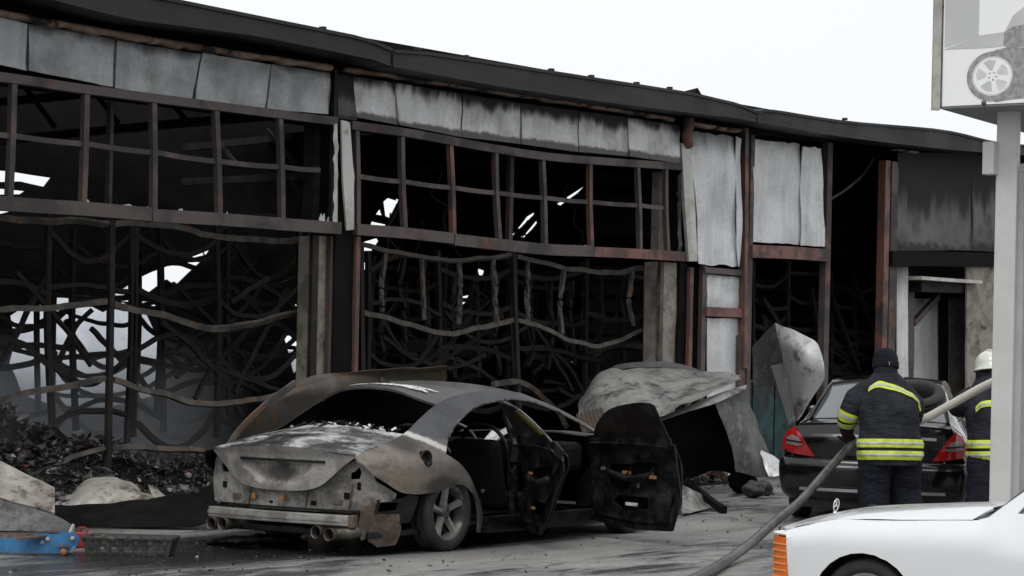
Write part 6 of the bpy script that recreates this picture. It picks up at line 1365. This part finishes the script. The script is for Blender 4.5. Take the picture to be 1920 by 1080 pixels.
box('wall', (1.0, .8, 1.5), (2.0, 1.5, 3.0), M['kiosk'], kk, .01); box('corner_trim', (-.004, .045, 1.5), (.05, .05, 3.02), M['postgrey'], kk, .006); box('roof_trim', (1.0, .8, 3.03), (2.08, 1.58, .06), M['postgrey'], kk, .008); box('door', (.75, .045, 1.05), (.8, .02, 2.0), M['postgrey'], kk, .006)

# ------------------------------------------------------------------ jack, canister and crate in the left foreground
M['bluepaint'] = blotch('chipped_blue_paint', (0.035, 0.17, 0.36), (0.02, 0.10, 0.24), 6, rough=(0.4, 0.6), kind='Object', c3=(0.25, 0.24, 0.22), s3=9, lo3=0.62, hi3=0.70)
M['redpaint'] = blotch('chipped_red_paint', (0.30, 0.022, 0.03), (0.16, 0.015, 0.02), 8, rough=(0.4, 0.6), kind='Object')
M['cast'] = blotch('sooty_plastic', (0.028, 0.027, 0.026), (0.055, 0.052, 0.048), 9, rough=(0.6, 0.85), kind='Object', c3=(0.13, 0.12, 0.105), s3=12, lo3=0.58, hi3=0.70)
k18 = 18.3/F_PX
jo = gnd(60, 1041); jk = empty('trolley_jack', jo, PSI-R(90)+R(6), 'blue trolley jack lying at the left edge in front of the folded board', 'jack')
def jp(px, py): return ((px-60)*k18, (1041-py)*k18)
prof = [jp(*p) for p in ((-120, 1030), (-118, 1012), (-40, 1008), (20, 1012), (55, 1006), (75, 1001), (100, 1002), (132, 1003), (141, 1010), (141, 1022), (134, 1034), (96, 1036), (30, 1036), (-60, 1034))]
def plate_xz(name, prof, y, th, mat, par):
    n = len(prof); vs = [(x, y, z) for x, z in prof]+[(x, y+th, z) for x, z in prof]
    return bev(mesh(name, vs, [tuple(range(n)), tuple(range(2*n-1, n-1, -1))]+[(i, (i+1) % n, n+(i+1) % n, n+i) for i in range(n)], mat, par), .004)
plate_xz('side_plate', prof, 0, .012, M['bluepaint'], jk); plate_xz('side_plate', prof, .22, .012, M['bluepaint'], jk)
plate_xz('lifting_arm', [jp(*p) for p in ((-90, 1018), (0, 1014), (60, 1010), (60, 1002), (104, 995), (104, 1000), (0, 1003), (-90, 1005))], .07, .09, M['brust'], jk)
for x, z, r in ((118, 1036, 6.5), (-90, 1035, 6)):
    p = jp(x, z); lathe('roller', [(-.02, .001), (-.02, r*k18), (.26, r*k18), (.26, .001)], M['rustbit'], jk, 20, 'y', (p[0], 0, max(p[1], r*k18+.002)))
for x, y in ((78, 1017), (88, 1011), (134, 1009)):
    p = jp(x, y); lathe('pivot_bolt', [(-.02, .001), (-.02, .015), (0, .018)], M['galv'], jk, 14, 'y', (p[0], 0, p[1]))
box('cross_member', (jp(125, 1020)[0], .115, jp(0, 1020)[1]), (.05, .21, .05), M['bluepaint'], jk, .005); box('caster_bracket', (jp(118, 1025)[0], -.012, jp(0, 1024)[1]), (.075, .02, .02), M['brust'], jk, .004)
co = gnd(152, 1028); cn_ = empty('fuel_canister', co, PSI-R(90)+R(10), 'small red canister between the blue jack and the black crate', 'canister')
box('canister_body', (0, .06, .065), (.11, .10, .13), M['redpaint'], cn_, .018); lathe('canister_cap', [(.13, .02), (.155, .02), (.16, .001)], M['cast'], cn_, 14, 'z', (-.02, .06, 0)); sweep('canister_handle', [(-.045, .06, .13), (-.02, .06, .16), (.03, .06, .16), (.05, .06, .13)], .015, .012, M['redpaint'], cn_)
cro = gnd(238, 1042); ct = empty('plastic_crate', cro, PSI-R(90)+R(-3), 'sooty black open crate with slotted sides on the yard floor', 'crate')
bw, tw_, dp, hh = .60, .67, .26, .135
def cw(u, h): return (u*(bw+(tw_-bw)*h)/2)
box('crate_floor', (0, dp/2, .012), (bw-.01, dp, .02), M['cast'], ct, .003)
for y, s_ in ((0, -1), (dp, 1)):
    for z0, z1 in ((.0, .02), (.062, .085), (.118, .135)):
        vs = []
        for z in (z0, z1):
            h = z/hh; yy = y+s_*.03*h
            for u in (-1, 1):
                for d in (0, .012*-s_): vs.append((cw(u, h), yy+d, z+.002))
        mesh('crate_slat', vs, [(0, 1, 3, 2), (4, 6, 7, 5), (0, 2, 6, 4), (1, 5, 7, 3), (0, 4, 5, 1), (2, 3, 7, 6)], M['cast'], ct)
    for k in range(8):
        u = -1+2*k/7; mesh('crate_rib', *sweep_vf([Vector((cw(u, 0), y-s_*.002, .0)), Vector((cw(u, 1), y+s_*.028, hh))], .035 if k % 2 else .025, .016, Vector((0, 1, 0))), M['cast'], ct)
    for k in range(5):
        u = -.75+1.5*k/4; vs = [(cw(u, .5)+a*.04, y+s_*.017+b*.012, c) for a in (-1, 1) for b in (0, -s_) for c in (.088, .116)]
        mesh('slot_cover', vs, [(0, 1, 3, 2), (4, 6, 7, 5), (0, 4, 5, 1), (2, 3, 7, 6), (0, 2, 6, 4), (1, 5, 7, 3)], M['cast'], ct)
for s_ in (-1, 1):
    vs = [(cw(s_, h)-s_*d, y, h*hh+.002) for h in (0, 1) for d in (0, .012) for y in (0-.03*h, dp+.03*h)]
    mesh('crate_end', vs, [(0, 1, 3, 2), (4, 6, 7, 5), (0, 4, 5, 1), (2, 3, 7, 6), (0, 2, 6, 4), (1, 5, 7, 3)], M['cast'], ct)
rim = [(-tw_/2-.008, -.038, hh), (tw_/2+.008, -.038, hh), (tw_/2+.008, dp+.038, hh), (-tw_/2-.008, dp+.038, hh)]
for a, b in zip(rim, rim[1:]+rim[:1]): mesh('crate_rim', *sweep_vf([Vector(a), Vector(b)], .022, .014), M['cast'], ct)
sheet('scorched_plank', [[gnd(30, 1010, .13), gnd(70, 1006, .14), gnd(105, 1000, .15)], [gnd(30, 1014, .125), gnd(70, 1010, .135), gnd(105, 1003, .145)]], M['brust'], 'thin scorched plank lying on the blue jack', 'plank', nu=8, nv=4, wob=.003, thick=.012)
# ------------------------------------------------------------------ put every thing's origin at its base
for o in list(col.objects):
    if o.type == 'EMPTY' and o.parent is None and o.location.length < 1e-6 and o.children:
        pts = [v.co for c in o.children if c.type == 'MESH' for v in c.data.vertices]
        if not pts: continue
        b = Vector((sum(p.x for p in pts)/len(pts), sum(p.y for p in pts)/len(pts), min(p.z for p in pts)))
        o.location = b
        for c in o.children: c.location = c.location-b
